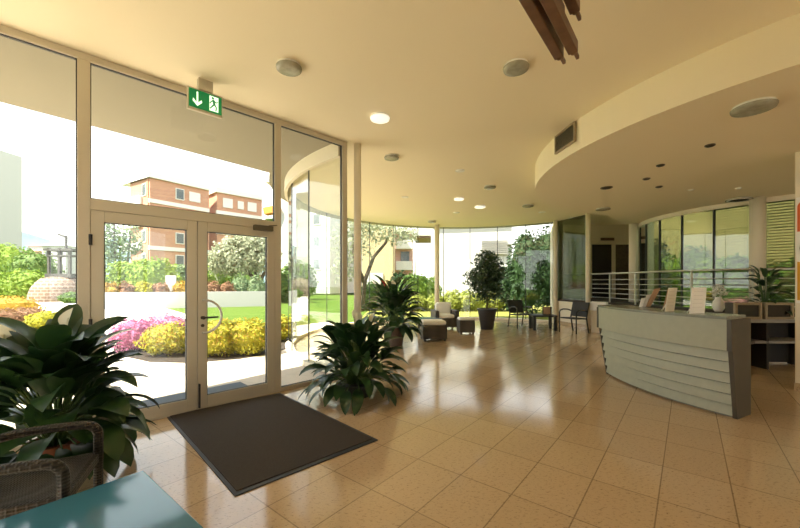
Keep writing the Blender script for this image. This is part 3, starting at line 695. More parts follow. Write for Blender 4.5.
def spot(px, py, r, label, m='dark', hc=HS, grp='small spots in the lowered ceiling'):
    y = (hc-EYE)*FPX/(HOR-py); p = V(((px-400)/FPX*y, y, hc))
    t = thing('ceiling_spot', label, 'spotlight', p, grp)
    MB().lathe([(r*1.0, -.012), (r*1.0, 0)], p, 20).build('trim_ring', M['white'] if m == 'white' else M['vent'], t)
    MB().lathe([(.005, -.02), (r*.75, -.02), (r*.75, -.012)], p, 20).build('lens', M[m], t)
spot(710, 145, .055, 'small dark spot nearest the big round lamp in the lowered ceiling')
spot(660.5, 165, .055, 'small dark spot in the middle of the lowered ceiling')
spot(646.5, 178.5, .055, 'small dark spot left of the middle of the lowered ceiling')
spot(659, 186.5, .055, 'small dark spot directly behind the middle one in the lowered ceiling')
spot(606.5, 187.5, .10, 'long-looking dark spot toward the tip of the lowered ceiling')
spot(691, 189.5, .05, 'faint white spot in the lowered ceiling above the right leaflet', 'white')
spot(738.5, 188, .05, 'faint white spot in the lowered ceiling above the flat round lamp', 'white')
spot(460, 170.5, .09, 'flush white disc in the main ceiling before the lit pair of lamps', 'white', H, 'flush discs in the main ceiling')
spot(456.5, 212.5, .10, 'flush white disc in the main ceiling behind the lit pair of lamps', 'white', H, 'flush discs in the main ceiling')
spot(542, 212, .11, 'flush disc in the main ceiling right of the dull lamp by the lowered ceiling', 'white', H, 'flush discs in the main ceiling')
spot(405, 197, .09, 'flush white disc in the main ceiling above the lounge plants', 'white', H, 'flush discs in the main ceiling')

# air vent on the curved fascia
va = atan2(4.9-SC.y, 2.33-SC.x)
def fas(a, r, z): return V((SC.x+r*cos(a), SC.y+r*sin(a), z))
def vang(px):   # angle on the fascia seen at px
    best = min((abs(400+FPX*(SC.x+SR*cos(a))/(SC.y+SR*sin(a))-px), a) for a in [R(150)+R(80)*i/800 for i in range(801)]); return best[1]
g0, g1 = vang(557.5), vang(576.5)
vt = thing('air_vent', 'dark louvred air vent set in the curved fascia of the lowered ceiling', 'vent', fas((g0+g1)/2, SR, 3.25))
p, q = fas(g0, SR+.012, 0), fas(g1, SR+.012, 0); u = (q-p).normalized()
MB().bar(p+V((0,0,3.45)), q+V((0,0,3.45)), .02, .25).build('backing', M['dark'], vt)
m = MB(); nn = V((u.y, -u.x, 0)); nn = nn if nn.x < 0 else -nn
for zz in (3.33, 3.57): m.bar(p+nn*.012+V((0,0,zz)), q+nn*.012+V((0,0,zz)), .03, .025)
for e in (p, q): m.bar(e+nn*.012+V((0,0,3.32)), e+nn*.012+V((0,0,3.58)), .025, .03)
m.build('frame', M['tan'], vt)
m = MB()
for k in range(9): m.bar(p+nn*.014+V((0,0,3.35+.025*k)), q+nn*.014+V((0,0,3.35+.025*k)), .02, .008)
m.build('slat', M['vent'], vt)

# exit sign hanging inside the doors
ec = V((-2.085, 3.85, 0)); eu = V((.703, .711, 0)); en = V((.711, -.703, 0))
ex = thing('exit_sign', 'green illuminated exit sign with arrow and running figure, hanging above the doors', 'exit sign', ec+V((0,0,H)))
m = MB(); m.bar(ec-eu*.17+V((0,0,3.365)), ec+eu*.17+V((0,0,3.365)), .04, .23); m.build('case', M['alu'], ex, bevel=.004)
MB().bar(ec-eu*.16+en*.022+V((0,0,3.37)), ec+eu*.16+en*.022+V((0,0,3.37)), .006, .19).build('green_face', M['green'], ex)
MB().bar(ec-eu*.07+V((0,0,3.54)), ec+eu*.07+V((0,0,3.54)), .06, .12).build('ceiling_mount', M['alu'], ex)
def EP(x, z): return ec + eu*x + en*.028 + V((0, 0, 3.37+z))
m = MB()
def epoly(pts): m.add([EP(*p) for p in pts], [tuple(range(len(pts)))])
epoly([(-.090,.075), (-.074,.075), (-.074,-.04), (-.090,-.04)])
epoly([(-.082,-.075), (-.082,-.045), (-.122,.0), (-.128,-.028)]); epoly([(-.082,-.075), (-.036,-.028), (-.042,.0), (-.082,-.045)])
epoly([(.035,-.08), (.125,-.08), (.125,.08), (.035,.08)])
m.build('arrow_and_door', M['glow'], ex)
m = MB(); en2 = .031
def EQ(x, z): return ec + eu*x + en*en2 + V((0, 0, 3.37+z))
def eseg(a, b, w):
    d = V((b[0]-a[0], b[1]-a[1])); d.normalize(); nrm = (-d.y*w/2, d.x*w/2)
    m.add([EQ(a[0]+nrm[0], a[1]+nrm[1]), EQ(b[0]+nrm[0], b[1]+nrm[1]), EQ(b[0]-nrm[0], b[1]-nrm[1]), EQ(a[0]-nrm[0], a[1]-nrm[1])], [(0,1,2,3)])
m.add([EQ(.068+.013*cos(2*pi*k/12), .058+.013*sin(2*pi*k/12)) for k in range(12)], [tuple(range(12))])
for a, b, w_ in (((.072,.042),(.084,-.008),.024), ((.075,.035),(.050,.018),.011), ((.050,.018),(.040,-.006),.010), ((.078,.034),(.104,.018),.011), ((.104,.018),(.118,.032),.010),
                 ((.082,-.006),(.060,-.032),.014), ((.060,-.032),(.040,-.060),.012), ((.085,-.006),(.104,-.034),.014), ((.104,-.034),(.098,-.072),.012)): eseg(a, b, w_)
m.build('running_figure', M['green'], ex)

# wooden slats hanging under the ceiling, running toward the camera
ws = thing('hanging_slat_fixture', 'dark wooden hanging bars with pegged ends under the ceiling near the camera', 'hanging fixture', V((1.3, 2.2, H)))
TU, TV = V((.625, .781, 0)), V((.781, -.625, 0))
zb = 3.05
def woodbar(tip, length, sep):
    e = V(tip); b = e - TU*length
    for sgn in (-1, 1):
        m = MB(); o = TV*(sgn*sep); m.bar(b+o, e+o-TU*.13, .062, .08)
        m.bar(e+o-TU*.13, e+o, .022, .03); m.tube([e+o-TU*.135+V((0,0,-.046)), e+o-TU*.135+V((0,0,.046))], .016, 8)
        m.build('wooden_bar', M['wood'], ws, bevel=.006)
    c = MB(); c.bar(b+(e-b)*.70-TV*(sep*1.5)+V((0,0,.05)), b+(e-b)*.70+TV*(sep*1.5)+V((0,0,.05)), .03, .03); c.bar(b+(e-b)*.15-TV*(sep*1.5)+V((0,0,.05)), b+(e-b)*.15+TV*(sep*1.5)+V((0,0,.05)), .03, .03)
    c.build('crosspiece', M['wood'], ws)
    s = MB()
    for f in (.15, .70): s.tube([b+(e-b)*f+V((0,0,.05)), V((*(b+(e-b)*f).xy, H))], .004, 6)
    s.build('wire', M['steel'], ws)
d1 = (zb-EYE)*FPX/(HOR-60); woodbar(D(571, d1, zb), 2.2, .045)
zb2 = 3.2; d2 = (zb2-EYE)*FPX/(HOR-22); woodbar(D(572.5, d2, zb2), 2.0, .045)

# ------------------------------------------------------------------ reception desk
DC = V((6.1, 5.15)); T0, T1 = R(207.2), R(169)
def dk(a, r, z): return V((DC.x+r*cos(a), DC.y+r*sin(a), z))
rd = thing('reception_desk', 'curved grey-green reception desk with lapped boards at the front', 'reception desk', dk(R(186), 2.75, 0))
def ringseg(mb, prof, a0=T0, a1=T1, n=40):
    m_ = len(prof); vs = []; fs = []
    for i in range(n+1):
        a = a0+(a1-a0)*i/n
        vs += [dk(a, r, z) for r, z in prof]
    for i in range(n):
        for k in range(m_): fs.append((i*m_+k, i*m_+(k+1) % m_, (i+1)*m_+(k+1) % m_, (i+1)*m_+k))
    fs += [tuple(range(m_-1, -1, -1)), tuple(range(n*m_, n*m_+m_))]
    return mb.add(vs, fs)
ringseg(MB(), [(2.72, .725), (3.0, .725), (3.0, 1.055), (2.72, 1.055)]).build('front_band', M['desk'], rd)
m = MB(); bh = .117
for k in range(6):
    z0 = .025+bh*k; r0 = 2.862 + .016*k; r1 = r0+.004
    ringseg(m, [(2.74, z0), (r0+.026, z0), (r1+.006, z0+bh-.012), (2.74, z0+bh-.012)])
m.build('lapped_boards', M['desk'], rd)
ringseg(MB(), [(2.76, 0), (2.845, 0), (2.845, .03), (2.76, .03)]).build('plinth', M['deskd'], rd)
ringseg(MB(), [(2.56, 1.055), (3.015, 1.055), (3.015, 1.087), (2.56, 1.087)]).build('counter_top', M['deskd'], rd)
ringseg(MB(), [(2.1, .72), (2.72, .72), (2.72, .75), (2.1, .75)], T0-R(2), T1+R(2)).build('work_surface', M['darkw'], rd)
ringseg(MB(), [(2.70, 0), (2.738, 0), (2.738, 1.055), (2.70, 1.055)]).build('back_panel', M['desk_shaded'], rd)
ea = MB(); tn = V((-sin(T0), cos(T0), 0))*-1
def end_panel(a, sgn):
    tn = V((-sin(a), cos(a), 0))*sgn
    prof = [(2.56, 0), (2.875, 0), (2.985, .725), (3.012, .727), (3.012, 1.052), (2.56, 1.052)]
    v0 = [dk(a, r, z)+tn*.002 for r, z in prof]; v1 = [v+tn*.04 for v in v0]; n = 6
    MB().add(v0+v1, [tuple(range(n-1,-1,-1)), tuple(range(n, 2*n))]+[(i, (i+1) % n, n+(i+1) % n, n+i) for i in range(n)]).build('end_panel', M['desk_shaded'], rd)
end_panel(T0, 1); end_panel(T1, -1)

def leaflet(label, px, py, a_face, ww, hh, tilt=.28):
    """a printed card on a small stand on the counter"""
    d = (EYE-1.087)*FPX/(py-HOR); p = D(px, d, 1.0875); t = thing('leaflet_stand', label, 'leaflet stand', p, 'leaflets on the desk')
    u = V((cos(a_face), sin(a_face), 0)); b = V((-u.y, u.x, 0))
    def q(x, s, o=0): return p + u*x + b*(s*sin(tilt)*1.0 + o*cos(tilt)) + V((0,0,s*cos(tilt)-o*sin(tilt)))
    m = MB(); sh = .15*hh/.3
    v = [q(-ww/2, 0), q(ww/2, 0), q(ww/2+sh, hh), q(-ww/2+sh, hh)]; v2 = [x+b*.004 for x in v]
    m.add(v+v2, [(0,1,2,3), (7,6,5,4), (0,4,5,1), (1,5,6,2), (2,6,7,3), (3,7,4,0)]); m.build('card', M['paper'], t)
    m = MB()
    for k in range(5):
        s0 = hh*(.84-.15*k); s1 = s0-.003; e = .001; fr_ = lambda s: sh*s/hh
        m.add([q(-ww*.36+fr_(s0), s0)-b*e, q(ww*.30+fr_(s0), s0)-b*e, q(ww*.30+fr_(s1), s1)-b*e, q(-ww*.36+fr_(s1), s1)-b*e], [(0,1,2,3)])
    m.build('print_lines', M['print'], t)
    m = MB(); m.bar(q(sh*.5, hh*.55)+b*.006, p+b*.14+u*sh*.3+V((0,0,.004)), .04, .003); m.build('prop', M['paper'], t)
leaflet('white printed card standing on the reception desk, the left and narrower one', 669.5, 311.5, R(12), .135, .30)
leaflet('white printed card standing on the reception desk, the right and wider one', 697, 313.5, R(14), .225, .31)
for i, (px, m_, lb) in enumerate(((642, 'paper', 'white brochure leaning at the left end of the desk'), (645.5, 'print', 'grey brochure leaning between the white and the brown one'), (649, 'kraft', 'brown brochure leaning at the left end of the desk'))):
    d = 5.25; p = D(px, d, 1.088); m = MB(); hh = (.13, .18, .27)[i]; tx = (.07, .10, .17)[i]
    m.add([p+V((-.04,0,0)), p+V((.035,.02,0)), p+V((.035+tx,.05,hh)), p+V((-.04+tx*.8,.03,hh*.96)), p+V((-.04,.008,0)), p+V((.035,.028,0)), p+V((.035+tx,.058,hh)), p+V((-.04+tx*.8,.038,hh*.96))], [(0,1,2,3), (7,6,5,4), (0,4,5,1), (1,5,6,2), (2,6,7,3), (3,7,4,0)])
    tag(m.build('brochure', M[m_]), lb, 'brochure', 'brochures at the desk end')
p = D(667, 5.0, 1.088); m = MB(); m.add([p+V((-.05,0,0)), p+V((.0,.02,0)), p+V((.09,.06,.27)), p+V((.05,.04,.27)), p+V((-.05,.01,0)), p+V((.0,.03,0)), p+V((.09,.07,.27)), p+V((.05,.05,.27))], [(0,1,2,3), (7,6,5,4), (0,4,5,1), (1,5,6,2), (2,6,7,3), (3,7,4,0)])
tag(m.build('brochure', M['kraft']), 'brown card standing just behind the narrower white card', 'brochure')
# black telephone and a white flower vase behind the counter
p = D(719, 4.35, .752); t = thing('desk_telephone', 'black telephone on the work surface behind the counter, right of the wide card', 'telephone', p)
MB().box(p+V((0,0,.10)), (.22, .2, .2), R(20)).build('body', M['rubber'], t, bevel=.02); MB().tube([p+V((-.11,-.02,.235)), p+V((.0,-.0,.26)), p+V((.11,.02,.235))], .026, 10).build('handset', M['rubber'], t, smooth=True)
p = D(718.5, 7.3, PZ); t = thing('flower_vase', 'pale vase on the raised floor edge behind the telephone', 'vase', p)
MB().lathe([(.06, 0), (.10, .08), (.09, .2), (.05, .27), (.06, .30)], p, 16).build('body', M['white'], t, smooth=True)
fl = MB(); rg = random.Random(5); scatter(fl, p+V((0,0,.42)), (.16, .14, .13), 160, .03, rg); fl.build('blossom', M['white'], t)
# white box against the low wall at the desk's far end
tag(MB().box(D(599, 10.3, .76), (.42, .25, .25), R(-40)).build('white_box', M['paper'], bevel=.01), 'white box by the low wall at the far end of the desk', 'box')
wbz = MB().box(D(599, 10.3, .315), (.36, .22, .63), R(-40)).build('box_stand', M['wall'], bevel=.01); tag(wbz, 'cream plinth carrying the white box at the far end of the desk', 'plinth')

# ---- shelf behind the desk and what stands on it
sh = thing('back_shelf', 'grey open shelf unit behind the desk by the pillar', 'shelf', V((6.05, 6.2, 0)))
MB().box((6.1, 6.2, .80), (1.75, .5, .05)).build('shelf_board', M['shelf'], sh); MB().box((6.1, 6.2, .45), (1.7, .46, .04)).build('shelf_board', M['shelf'], sh)
MB().box((6.1, 6.42, .40), (1.7, .03, .75)).build('back_panel', M['dark'], sh)
for x in (5.27, 6.1, 6.93): MB().box((x, 6.2, .388), (.04, .46, .775)).build('side_panel', M['dark'], sh)
for px0, px1, lb in ((736, 763, 'tan framed dark panel box on the back shelf beside the desk corner'), (766, 795, 'tan framed dark panel box on the back shelf beside the pillar')):
    x0, x1 = (px0-400)/FPX*6.0, (px1-400)/FPX*6.0; c = V(((x0+x1)/2, 6.1, .97)); ww = x1-x0
    t = thing('panel_box', lb, 'box', V((c.x, c.y, .825)), 'framed boxes on the back shelf')
    MB().box((c.x, 6.13, .965), (ww-.02, .16, .27)).build('body', M['darkw'], t)
    m = MB()
    for sg_ in (-1, 1): m.box((c.x+sg_*(ww/2-.02), 6.03, .965), (.04, .04, .28)); m.box((c.x, 6.03, .965+sg_*.12), (ww-.08, .04, .04))
    m.build('frame', M['tan'], t); MB().box((c.x, 6.04, .965), (ww-.08, .02, .2)).build('panel', M['screen'], t)

# ---- leaf plants
def blade(mb, base, az, el, L, wd, droop, rng, fold=.25, n=7):
    """one leaf: spine starts along (az, el) and droops; base -> tip"""
    p = V(base); h = V((cos(az), sin(az), 0)); side0 = V((-sin(az), cos(az), 0)); e = el; st = L/n; rows = []; tw = rng.uniform(-.5, .5)
    for i in range(n+1):
        f = i/n; w_ = wd*.5*(sin(pi*min(1, f*.92+.06))**.8)*(1-.25*f)
        if i == n: w_ = .002
        d = h*cos(e)+V((0,0,1))*sin(e); up = h*-sin(e)+V((0,0,1))*cos(e)
        s = (side0*cos(tw)+up*sin(tw)); uu = (up*cos(tw)-side0*sin(tw))
        rows += [p + s*w_ + uu*w_*fold, p.copy(), p - s*w_ + uu*w_*fold]
        p = p + d*st; e -= droop/n
    mb.add(rows, [(3*i+k, 3*i+k+1, 3*i+k+4, 3*i+k+3) for i in range(n) for k in (0, 1)])
def leafy(name, label, c, spread, height, n, L, wd, seed, potm, pot_r, pot_h, group=None, flowers=0, red=0, cat='potted plant', leafm='leaf', sq=(1,1), z0=0):
    rng = random.Random(seed); b = V(c); t = thing(name, label, cat, b, group)
    MB().lathe([(pot_r*.75, 0), (pot_r*.95, pot_h*.85), (pot_r*1.05, pot_h*.86), (pot_r*1.05, pot_h), (pot_r*.9, pot_h), (pot_r*.88, pot_h*.93)], b, 28).build('pot', potm, t, smooth=False)
    MB().lathe([(pot_r*.86, pot_h*.88), (pot_r*.86, pot_h*.92)], b, 20).build('soil', M['soil'], t)
    fol = MB(); st = MB()
    for i in range(n):
        az = i*2.39996 + rng.uniform(-.3, .3); f = (i+.5)/n
        el = R(84) - f*R(95) + rng.uniform(-.15, .15)      # centre leaves upright, outer ones spread and hang
        reach = spread*(.22+.78*f**.65)*rng.uniform(.75, 1.1); top = pot_h + (height-pot_h)*(.98-.92*f**1.9)*rng.uniform(.62, 1.0)
        Ln = L*rng.uniform(.75, 1.2); r0 = max(.03, reach - Ln*.55*max(.1, cos(el)))
        s0 = b+V((cos(az)*pot_r*.35*f, sin(az)*pot_r*.35*f, pot_h*.9)); tip = b+V((cos(az)*r0*sq[0], sin(az)*r0*sq[1], max(pot_h*.9+.04, top-.10-.2*Ln)))
        mid = (s0+tip)/2+V((0,0,.06)); st.tube([s0, mid, tip], .005, 5)
        blade(fol, tip, az+rng.uniform(-.35,.35), min(el, R(62))+.25*(1-f), Ln, wd*rng.uniform(.8,1.15), rng.uniform(.9,1.7), rng)
    st.build('stem', M['stem'], t); fol.build('foliage', M[leafm], t, smooth=True)
    for i in range(flowers):
        az = rng.uniform(0, 2*pi); h_ = height*rng.uniform(.78, 1.02); r_ = spread*rng.uniform(.1, .55); e = b+V((cos(az)*r_, sin(az)*r_, h_))
        f_ = MB(); blade(f_, e, az, R(70), L*.42, wd*.75, .3, rng, .5); fo_ = f_.build('spathe', M['red'] if i < red else M['spathe'], t, smooth=True)
        MB().tube([b+V((0,0,pot_h)), e+V((cos(az)*.01, sin(az)*.01, -.1)), e], .004, 5).build('flower_stalk', M['stem'], fo_)
        MB().tube([e+V((0,0,.005)), e+V((cos(az)*.02, sin(az)*.02, L*.18))], .007, 6).build('spadix', M['spathe'], fo_)
    return t
leafy('peace_lily', 'large broad-leaved plant in a terracotta pot behind the armchair, before the left pane', D(56, 2.62), .60, 1.17, 150, .38, .19, 3, M['pot_terra'], .17, .30, 'leafy floor plants', 2, sq=(1.0,.8))
leafy('peace_lily', 'bushy dark green plant in a low pot beside the end of the glass entrance wall', D(356, 4.62), .64, .97, 160, .34, .145, 4, M['pot_dark'], .24, .17, 'leafy floor plants', 4)
leafy('peace_lily', 'tall leafy plant in a brown pot right of the thin column, beside the ottoman', D(394, 8.3), .74, 1.50, 150, .42, .17, 5, M['pot_brown'], .26, .42, 'leafy floor plants', 3, 1)
leafy('office_plant', 'dark glossy plant on the back shelf behind the framed boxes', V((6.42, 6.33, .826)), .34, 1.02, 40, .24, .10, 6, M['pot_dark'], .07, .14, None, 0, leafm='leaf2')
# ficus in tall dark pot
fp = D(487, 11.1); t = thing('potted_ficus', 'bushy ficus tree in a tall dark tapered pot by the lounge glass', 'potted tree', fp)
MB().lathe([(.19, 0), (.28, .58), (.30, .58), (.30, .63), (.26, .63), (.255, .58)], fp, 28).build('pot', M['pot_dark'], t); MB().lathe([(.25, .56), (.25, .59)], fp, 20).build('soil', M['soil'], t)
m = MB(); m.tube([fp+V((0,0,.58)), fp+V((.02,.01,1.1)), fp+V((-.03,0,1.6)), fp+V((.0,.02,2.15))], .03, 8, .012)
for k in range(7):
    a = k*2.4; m.tube([fp+V((0,0,.85+.16*k)), fp+V((cos(a)*.25, sin(a)*.25, 1.05+.17*k)), fp+V((cos(a)*.42, sin(a)*.42, 1.12+.17*k))], .012, 6, .005)
m.build('trunk', M['bark'], t, smooth=True)
rg = random.Random(21); m = MB()
for o, r, n in (((0,0,1.15), (.52,.47,.40), 800), ((-.12,0,1.55), (.58,.47,.40), 950), ((.14,.05,1.75), (.54,.44,.38), 800), ((0,0,2.1), (.42,.37,.32), 500)): scatter(m, fp+V(o), r, n, .055, rng=rg, shell=.3, up=-.1)
m.build('foliage', M['leaf2'], t)

# ------------------------------------------------------------------ entrance mats
mc = [F(165, 415.5), F(235, 497), F(378, 440.5), F(280, 393.5)]
cen = sum((V(p) for p in mc), V((0,0,0)))/4
m1 = MB().prism([cen+(p-cen) for p in mc], .001, .008).build('door_mat', M['rubber']); tag(m1, 'large brown entrance mat on the tiled floor inside the doors', 'mat')
MB().prism([cen+(p-cen)*.955 for p in mc], .0085, .013).build('pile', M['mat'], m1)
tag(MB().prism([W(1.25, .12), W(1.25, .85), W(2.95, .85), W(2.95, .12)][::-1], -.019, -.006).build('outdoor_mat', M['bluemat']), 'slate grey mat on the paving just outside the doors', 'mat')

# ------------------------------------------------------------------ lounge furniture
def loc(c, rz):
    ca, sa = cos(rz), sin(rz)
    return lambda x, y, z: V((c[0]+x*ca-y*sa, c[1]+x*sa+y*ca, z))
# grey rattan armchair with white cushions (faces -y local)
c = D(444.5, 11.2); rz = R(8); T = loc(c, rz)
t = thing('lounge_armchair', 'grey woven armchair with white cushions by the white column', 'armchair', c)
m = MB(); m.box(T(0, .0, .21), (.74, .68, .26), rz); m.build('seat_base', M['rattan2'], t, bevel=.02)
for s in (-1, 1): MB().box(T(s*.31, 0, .455), (.12, .70, .25), rz).build('armrest', M['rattan2'], t, bevel=.02)
MB().box(T(0, .30, .52), (.50, .12, .40), rz).build('backrest', M['rattan2'], t, bevel=.02)
for sx_ in (-1, 1):
    for sy_ in (-1, 1): MB().box(T(sx_*.33, sy_*.29, .04), (.05, .05, .08), rz).build('leg', M['rattan2'], t)
MB().pillow(T(0, -.06, .405), (.50, .58, .13), rz).build('seat_cushion', M['cush'], t, smooth=True)
MB().pillow(T(0, .20, .62), (.50, .14, .40), rz).build('back_cushion', M['cush'], t, smooth=True)
for px, d, ww, dp, hh, rz, lb, lo in ((433, 9.05, .60, .56, .34, R(6), 'larger woven ottoman with white cushion in front of the armchair', .05), (465.7, 10.15, .43, .40, .34, R(4), 'smaller woven ottoman with flat white cushion between armchair and potted tree', .05)):
    c = D(px, d); T = loc(c, rz); t = thing('ottoman', lb, 'ottoman', c, 'woven ottomans')
    MB().box(T(0,0,lo+hh/2), (ww, dp, hh), rz).build('body', M['rattan2'], t, bevel=.02)
    MB().pillow(T(0,0,lo+hh+(.05 if ww > .5 else .03)), (ww*1.0, dp*1.0, .13 if ww > .5 else .08), rz).build('cushion', M['cush'], t, smooth=True)
    for sx_ in (-1, 1):
        for sy_ in (-1, 1): MB().box(T(sx_*(ww/2-.05), sy_*(dp/2-.05), .025), (.05, .05, .05), rz).build('leg', M['rattan2'], t)
# low glass-topped side table behind the ottoman
c = D(429, 10.05); T = loc(c, R(6)); t = thing('side_table', 'low dark woven table with a thin top between armchair and ottoman', 'side table', c)
MB().box(T(0,0,.445), (.58, .5, .025), R(6)).build('table_top', M['tabletop'], t); 
for sx_ in (-1, 1):
    for sy_ in (-1, 1): MB().box(T(sx_*.25, sy_*.21, .215), (.05, .05, .43), R(6)).build('leg', M['rattan2'], t)

def dark_chair(label, c, rz):
    """stacking armchair with woven seat and back; faces -y local"""
    T = loc(c, rz); t = thing('stacking_armchair', label, 'armchair', c, 'dark armchairs at the low table')
    m = MB(); m.bar(T(0,-.24,.42), T(0,.24,.40), .50, .035); m.build('seat', M['black'], t)
    m = MB(); m.bar(T(0,.22,.45), T(0,.34,.86), .48, .03, up=T(0,-1,0)-T(0,0,0)); m.build('backrest', M['black'], t)
    for s in (-1, 1):
        MB().tube([T(s*.27,-.25,.0), T(s*.27,-.25,.40)], .02, 8).build('leg', M['black'], t, smooth=True)
        MB().tube([T(s*.25,.32,.0), T(s*.25,.22,.42), T(s*.25,.34,.86)], .02, 8).build('leg', M['black'], t, smooth=True)
        MB().tube([T(s*.27,-.25,.40), T(s*.27,-.25,.58), T(s*.27,-.21,.635), T(s*.27,-.1,.66), T(s*.26,.1,.65), T(s*.25,.25,.60)], .02, 8).build('armrest', M['black'], t, smooth=True)
    return t
dark_chair('dark woven armchair left of the low table, its back to the window', D(520.5, 11.5), R(14))
dark_chair('dark woven armchair right of the low table, turned toward it', D(573.5, 10.35), R(-62))
c = D(542.5, 11.0); t = thing('coffee_table', 'low dark table between the two dark armchairs', 'table', c); T = loc(c, R(-6))
MB().box(T(0,0,.43), (.70, .60, .05), R(-6)).build('table_top', M['black'], t, bevel=.005)
for sx_ in (-1, 1):
    for sy_ in (-1, 1): MB().box(T(sx_*.30, sy_*.25, .2025), (.08, .08, .405), R(-6)).build('leg', M['black'], t)
p = T(.14, .02, .456); t = thing('menu_holder', 'small upright brochure holder with tan picture on the low dark table', 'brochure holder', p)
MB().box(p+V((0,0,.12)), (.26, .06, .24), R(-8)).build('holder', M['darkw'], t); MB().box(p+V((-.02,-.035,.125)), (.20, .01, .22), R(-8)).build('picture', M['kraft'], t)

# ------------------------------------------------------------------ railing on the raised level
ins = []
for k, p in enumerate(pf[:-1]):
    ins.append(p + V((.06, .05, 0)))
rl = thing('railing', 'steel railing with horizontal bars along the raised level', 'railing', ins[2]+V((0,0,PZ)))
zr = 1.70
def curve(pts, n=6):
    o = []
    for i in range(len(pts)-1):
        p0, p1, p2, p3 = pts[max(i-1,0)], pts[i], pts[i+1], pts[min(i+2, len(pts)-1)]
        for k in range(n):
            s = k/n; o.append(.5*((2*p1)+(p2-p0)*s+(2*p0-5*p1+4*p2-p3)*s*s+(3*p1-p0-3*p2+p3)*s**3))
    return o+[pts[-1]]
cv = curve(ins)
cv = [p + V((.04,.03,0)) for p in cv]
MB().tube([p+V((0,0,zr)) for p in cv], .022, 8).build('handrail', M['steel'], rl, smooth=True)
for k in range(5): MB().tube([p+V((0,0,PZ+.13+.135*k)) for p in cv], .009, 6).build('bar', M['steel'], rl, smooth=True)
for px in (558, 608, 637, 689, 756):
    p = min(cv, key=lambda p: abs(400+FPX*p.x/p.y-px)); MB().box(p+V((0,0,(PZ+zr)/2)), (.03, .03, zr-PZ)).build('post', M['steel'], rl)
# slatted blinds in the court, outside the glass
for a0_, a1_, lb in ((R(199), R(214.5), 'pale slatted blind outside the dark curved glass left of the round column'), (R(216.5), R(236), 'pale slatted blind outside the dark curved glass between column and pillar')):
    vb = thing('slatted_blind', lb, 'blind', crt(a0_, CR-.1, 3.15), 'slatted blinds at the court glass')
    m = MB()
    for k in range(36):
        z = .98+.059*k; n = 6
        for i in range(n): m.bar(crt(a0_+(a1_-a0_)*i/n, CR-.12, z), crt(a0_+(a1_-a0_)*(i+1)/n, CR-.12, z), .05 if a0_ > R(210) else .03, .016 if a0_ > R(210) else .005)
    m.build('slat', M['slat'], vb)
    m = MB()
    for i in range(6): m.bar(crt(a0_+(a1_-a0_)*i/6, CR-.12, 3.12), crt(a0_+(a1_-a0_)*(i+1)/6, CR-.12, 3.12), .07, .06)
    m.build('head_rail', M['slat'], vb)
    m = MB()
    for f in (.1, .5, .9): m.tube([crt(a0_+(a1_-a0_)*f, CR-.12, .95), crt(a0_+(a1_-a0_)*f, CR-.12, 3.12)], .004, 5)
    m.build('cord', M['slat'], vb)

# ------------------------------------------------------------------ sign on the pillar (its left edge is in the picture)
d = 4.83
sg = thing('pillar_sign', 'white sign with orange and amber blocks and a black emblem on the right pillar', 'sign', PC0+PU*.2+PNO*.012+V((0, 0, Z(300, d))))
def PS(x, z, o=0): return PC0 + PU*x + PNO*(.004+o) + V((0, 0, z))
def flat(pts, m_, name, o, th=.004):
    n = len(pts); MB().add([PS(x, z, o+th) for x, z in pts]+[PS(x, z, o) for x, z in pts], [tuple(range(n-1,-1,-1)), tuple(range(n, 2*n))]+[(i, (i+1) % n, n+(i+1) % n, n+i) for i in range(n)]).build(name, m_, sg)
X0, X1 = .02, .46
flat([(.006, Z(303, d)), (.485, Z(303, d)), (.485, Z(198, d)), (.006, Z(198, d))], M['white'], 'board', 0)
z0, z1 = Z(232, d), Z(201, d); rr = .09
flat([(X0, z0), (X1, z0), (X1, z1-rr)] + [(X1-rr+rr*cos(R(k*15)), z1-rr+rr*sin(R(k*15))) for k in range(1, 6)] + [(X1-rr, z1), (X0+rr, z1)] + [(X0+rr+rr*cos(R(k*15)), z1-rr+rr*sin(R(k*15))) for k in range(7, 13)], M['orange'], 'orange_block', .005)
z0, z1 = Z(300, d), Z(262, d)
flat([(X0, z0), (X1, z0), (X1, z1), (X0, z1)], M['amber'], 'amber_block', .005)
m = MB(); zc = Z(248.5, d); xc = .15
m.tube([PS(xc+.1*cos(R(a)), zc+.105*sin(R(a)), .008) for a in range(20, 341, 16)], .009, 6); m.tube([PS(xc+.055*cos(R(a)), zc+.06*sin(R(a)), .008) for a in range(-40, 260, 16)], .009, 6)
m.build('emblem', M['ink'], sg, smooth=True)

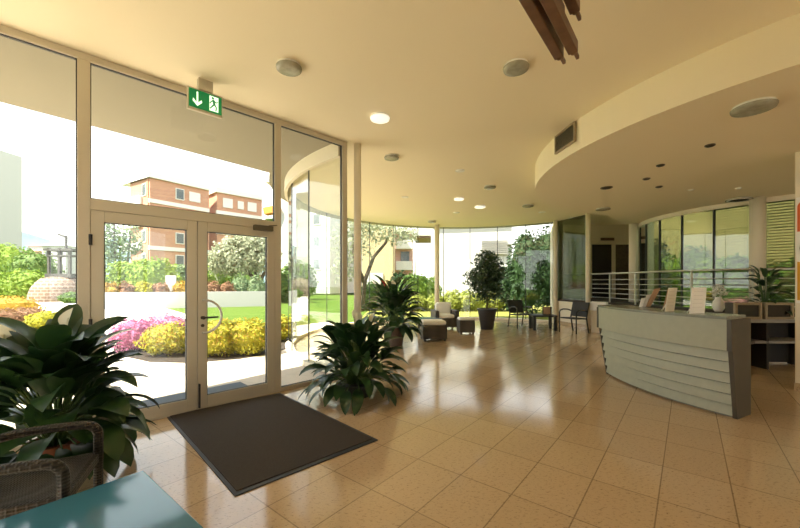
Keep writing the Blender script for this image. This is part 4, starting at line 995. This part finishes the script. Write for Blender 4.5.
# ------------------------------------------------------------------ foreground armchair and table
TQ = .45
ca_ = V((-1.367, 1.915, 0)); ux = V((-.32, -.39, 0)).normalized(); uy = V((.39, -.32, 0)).normalized()*1
uy = V((.57, -.45, 0)).normalized(); ux = V((-.62, -.785, 0)).normalized()
t = thing('low_table', 'square low table with glossy dark top tinted blue for the reflected sky in the near left corner', 'table', ca_+uy*.4+ux*.4)
L_ = .82
MB().prism([ca_, ca_+ux*L_, ca_+ux*L_+uy*L_, ca_+uy*L_], TQ-.05, TQ).build('table_top', M['tabletop'], t, bevel=.004)
for a, b in ((.05, .05), (.05, L_-.05), (L_-.05, .05), (L_-.05, L_-.05)):
    p = ca_+ux*a+uy*b; MB().box((p.x, p.y, (TQ-.052)/2), (.06, .06, TQ-.052), atan2(uy.y, uy.x)).build('leg', M['black'], t)
fd = V((.90, .43, 0)).normalized(); sdv = V((-fd.y, fd.x, 0))      # facing direction; its left side (away from camera)
fm = V((-1.70, 1.93, 0))                                            # middle of the front
ch = thing('rattan_armchair', 'dark brown woven armchair with rounded arms beside the low table', 'armchair', fm-fd*.3)
def C_(f, s, z): return fm + fd*f + sdv*s + V((0,0,z))
hw = .235
m = MB()
n = 8; vs = []
for i in range(n+1):
    for j in range(n+1):
        f, s = -.54+.53*i/n, -hw+2*hw*j/n
        vs.append(C_(f, s, .425-.03*sin(pi*i/n)*sin(pi*j/n)+.012*i/n))
m.add(vs, [(i*(n+1)+j, (i+1)*(n+1)+j, (i+1)*(n+1)+j+1, i*(n+1)+j+1) for i in range(n) for j in range(n)])
m.bar(C_(-.01, -hw, .405), C_(-.01, hw, .405), .035, .05); m.bar(C_(-.54, -hw, .39), C_(-.54, hw, .39), .03, .05)
for s in (-1, 1): m.bar(C_(-.54, s*hw, .395), C_(-.01, s*hw, .405), .03, .06)
m.bar(C_(-.54, 0, .385), C_(-.02, 0, .385), 2*hw-.02, .015)
m.build('seat', M['rattan'], ch, smooth=False)
m = MB(); m.bar(C_(-.56, 0, .40), C_(-.68, 0, .86), 2*hw, .04, up=sdv.cross(V((0,0,1)))); m.build('backrest', M['rattan'], ch)
for s in (-1, 1):
    MB().tube([C_(.0, s*(hw+.02), z) for z in (0, .2, .4)], .024, 10).build('leg', M['rattan'], ch, smooth=True)
    MB().tube([C_(-.60, s*hw, 0), C_(-.55, s*hw, .25), C_(-.56, s*hw, .40)], .022, 10).build('leg', M['rattan'], ch, smooth=True)
    pts = [C_(.0, s*(hw+.02), .38), C_(.0, s*(hw+.02), .52)]
    pts += [C_(-.075+.075*cos(R(a)), s*(hw+.02), .535+.07*sin(R(a))) for a in range(0, 91, 15)]
    pts += [C_(-.20, s*(hw+.02), .61), C_(-.36, s*(hw+.015), .605), C_(-.50, s*(hw+.01), .58), C_(-.63, s*hw, .54)]
    MB().tube(pts, .025, 10).build('armrest', M['rattan'], ch, smooth=True)
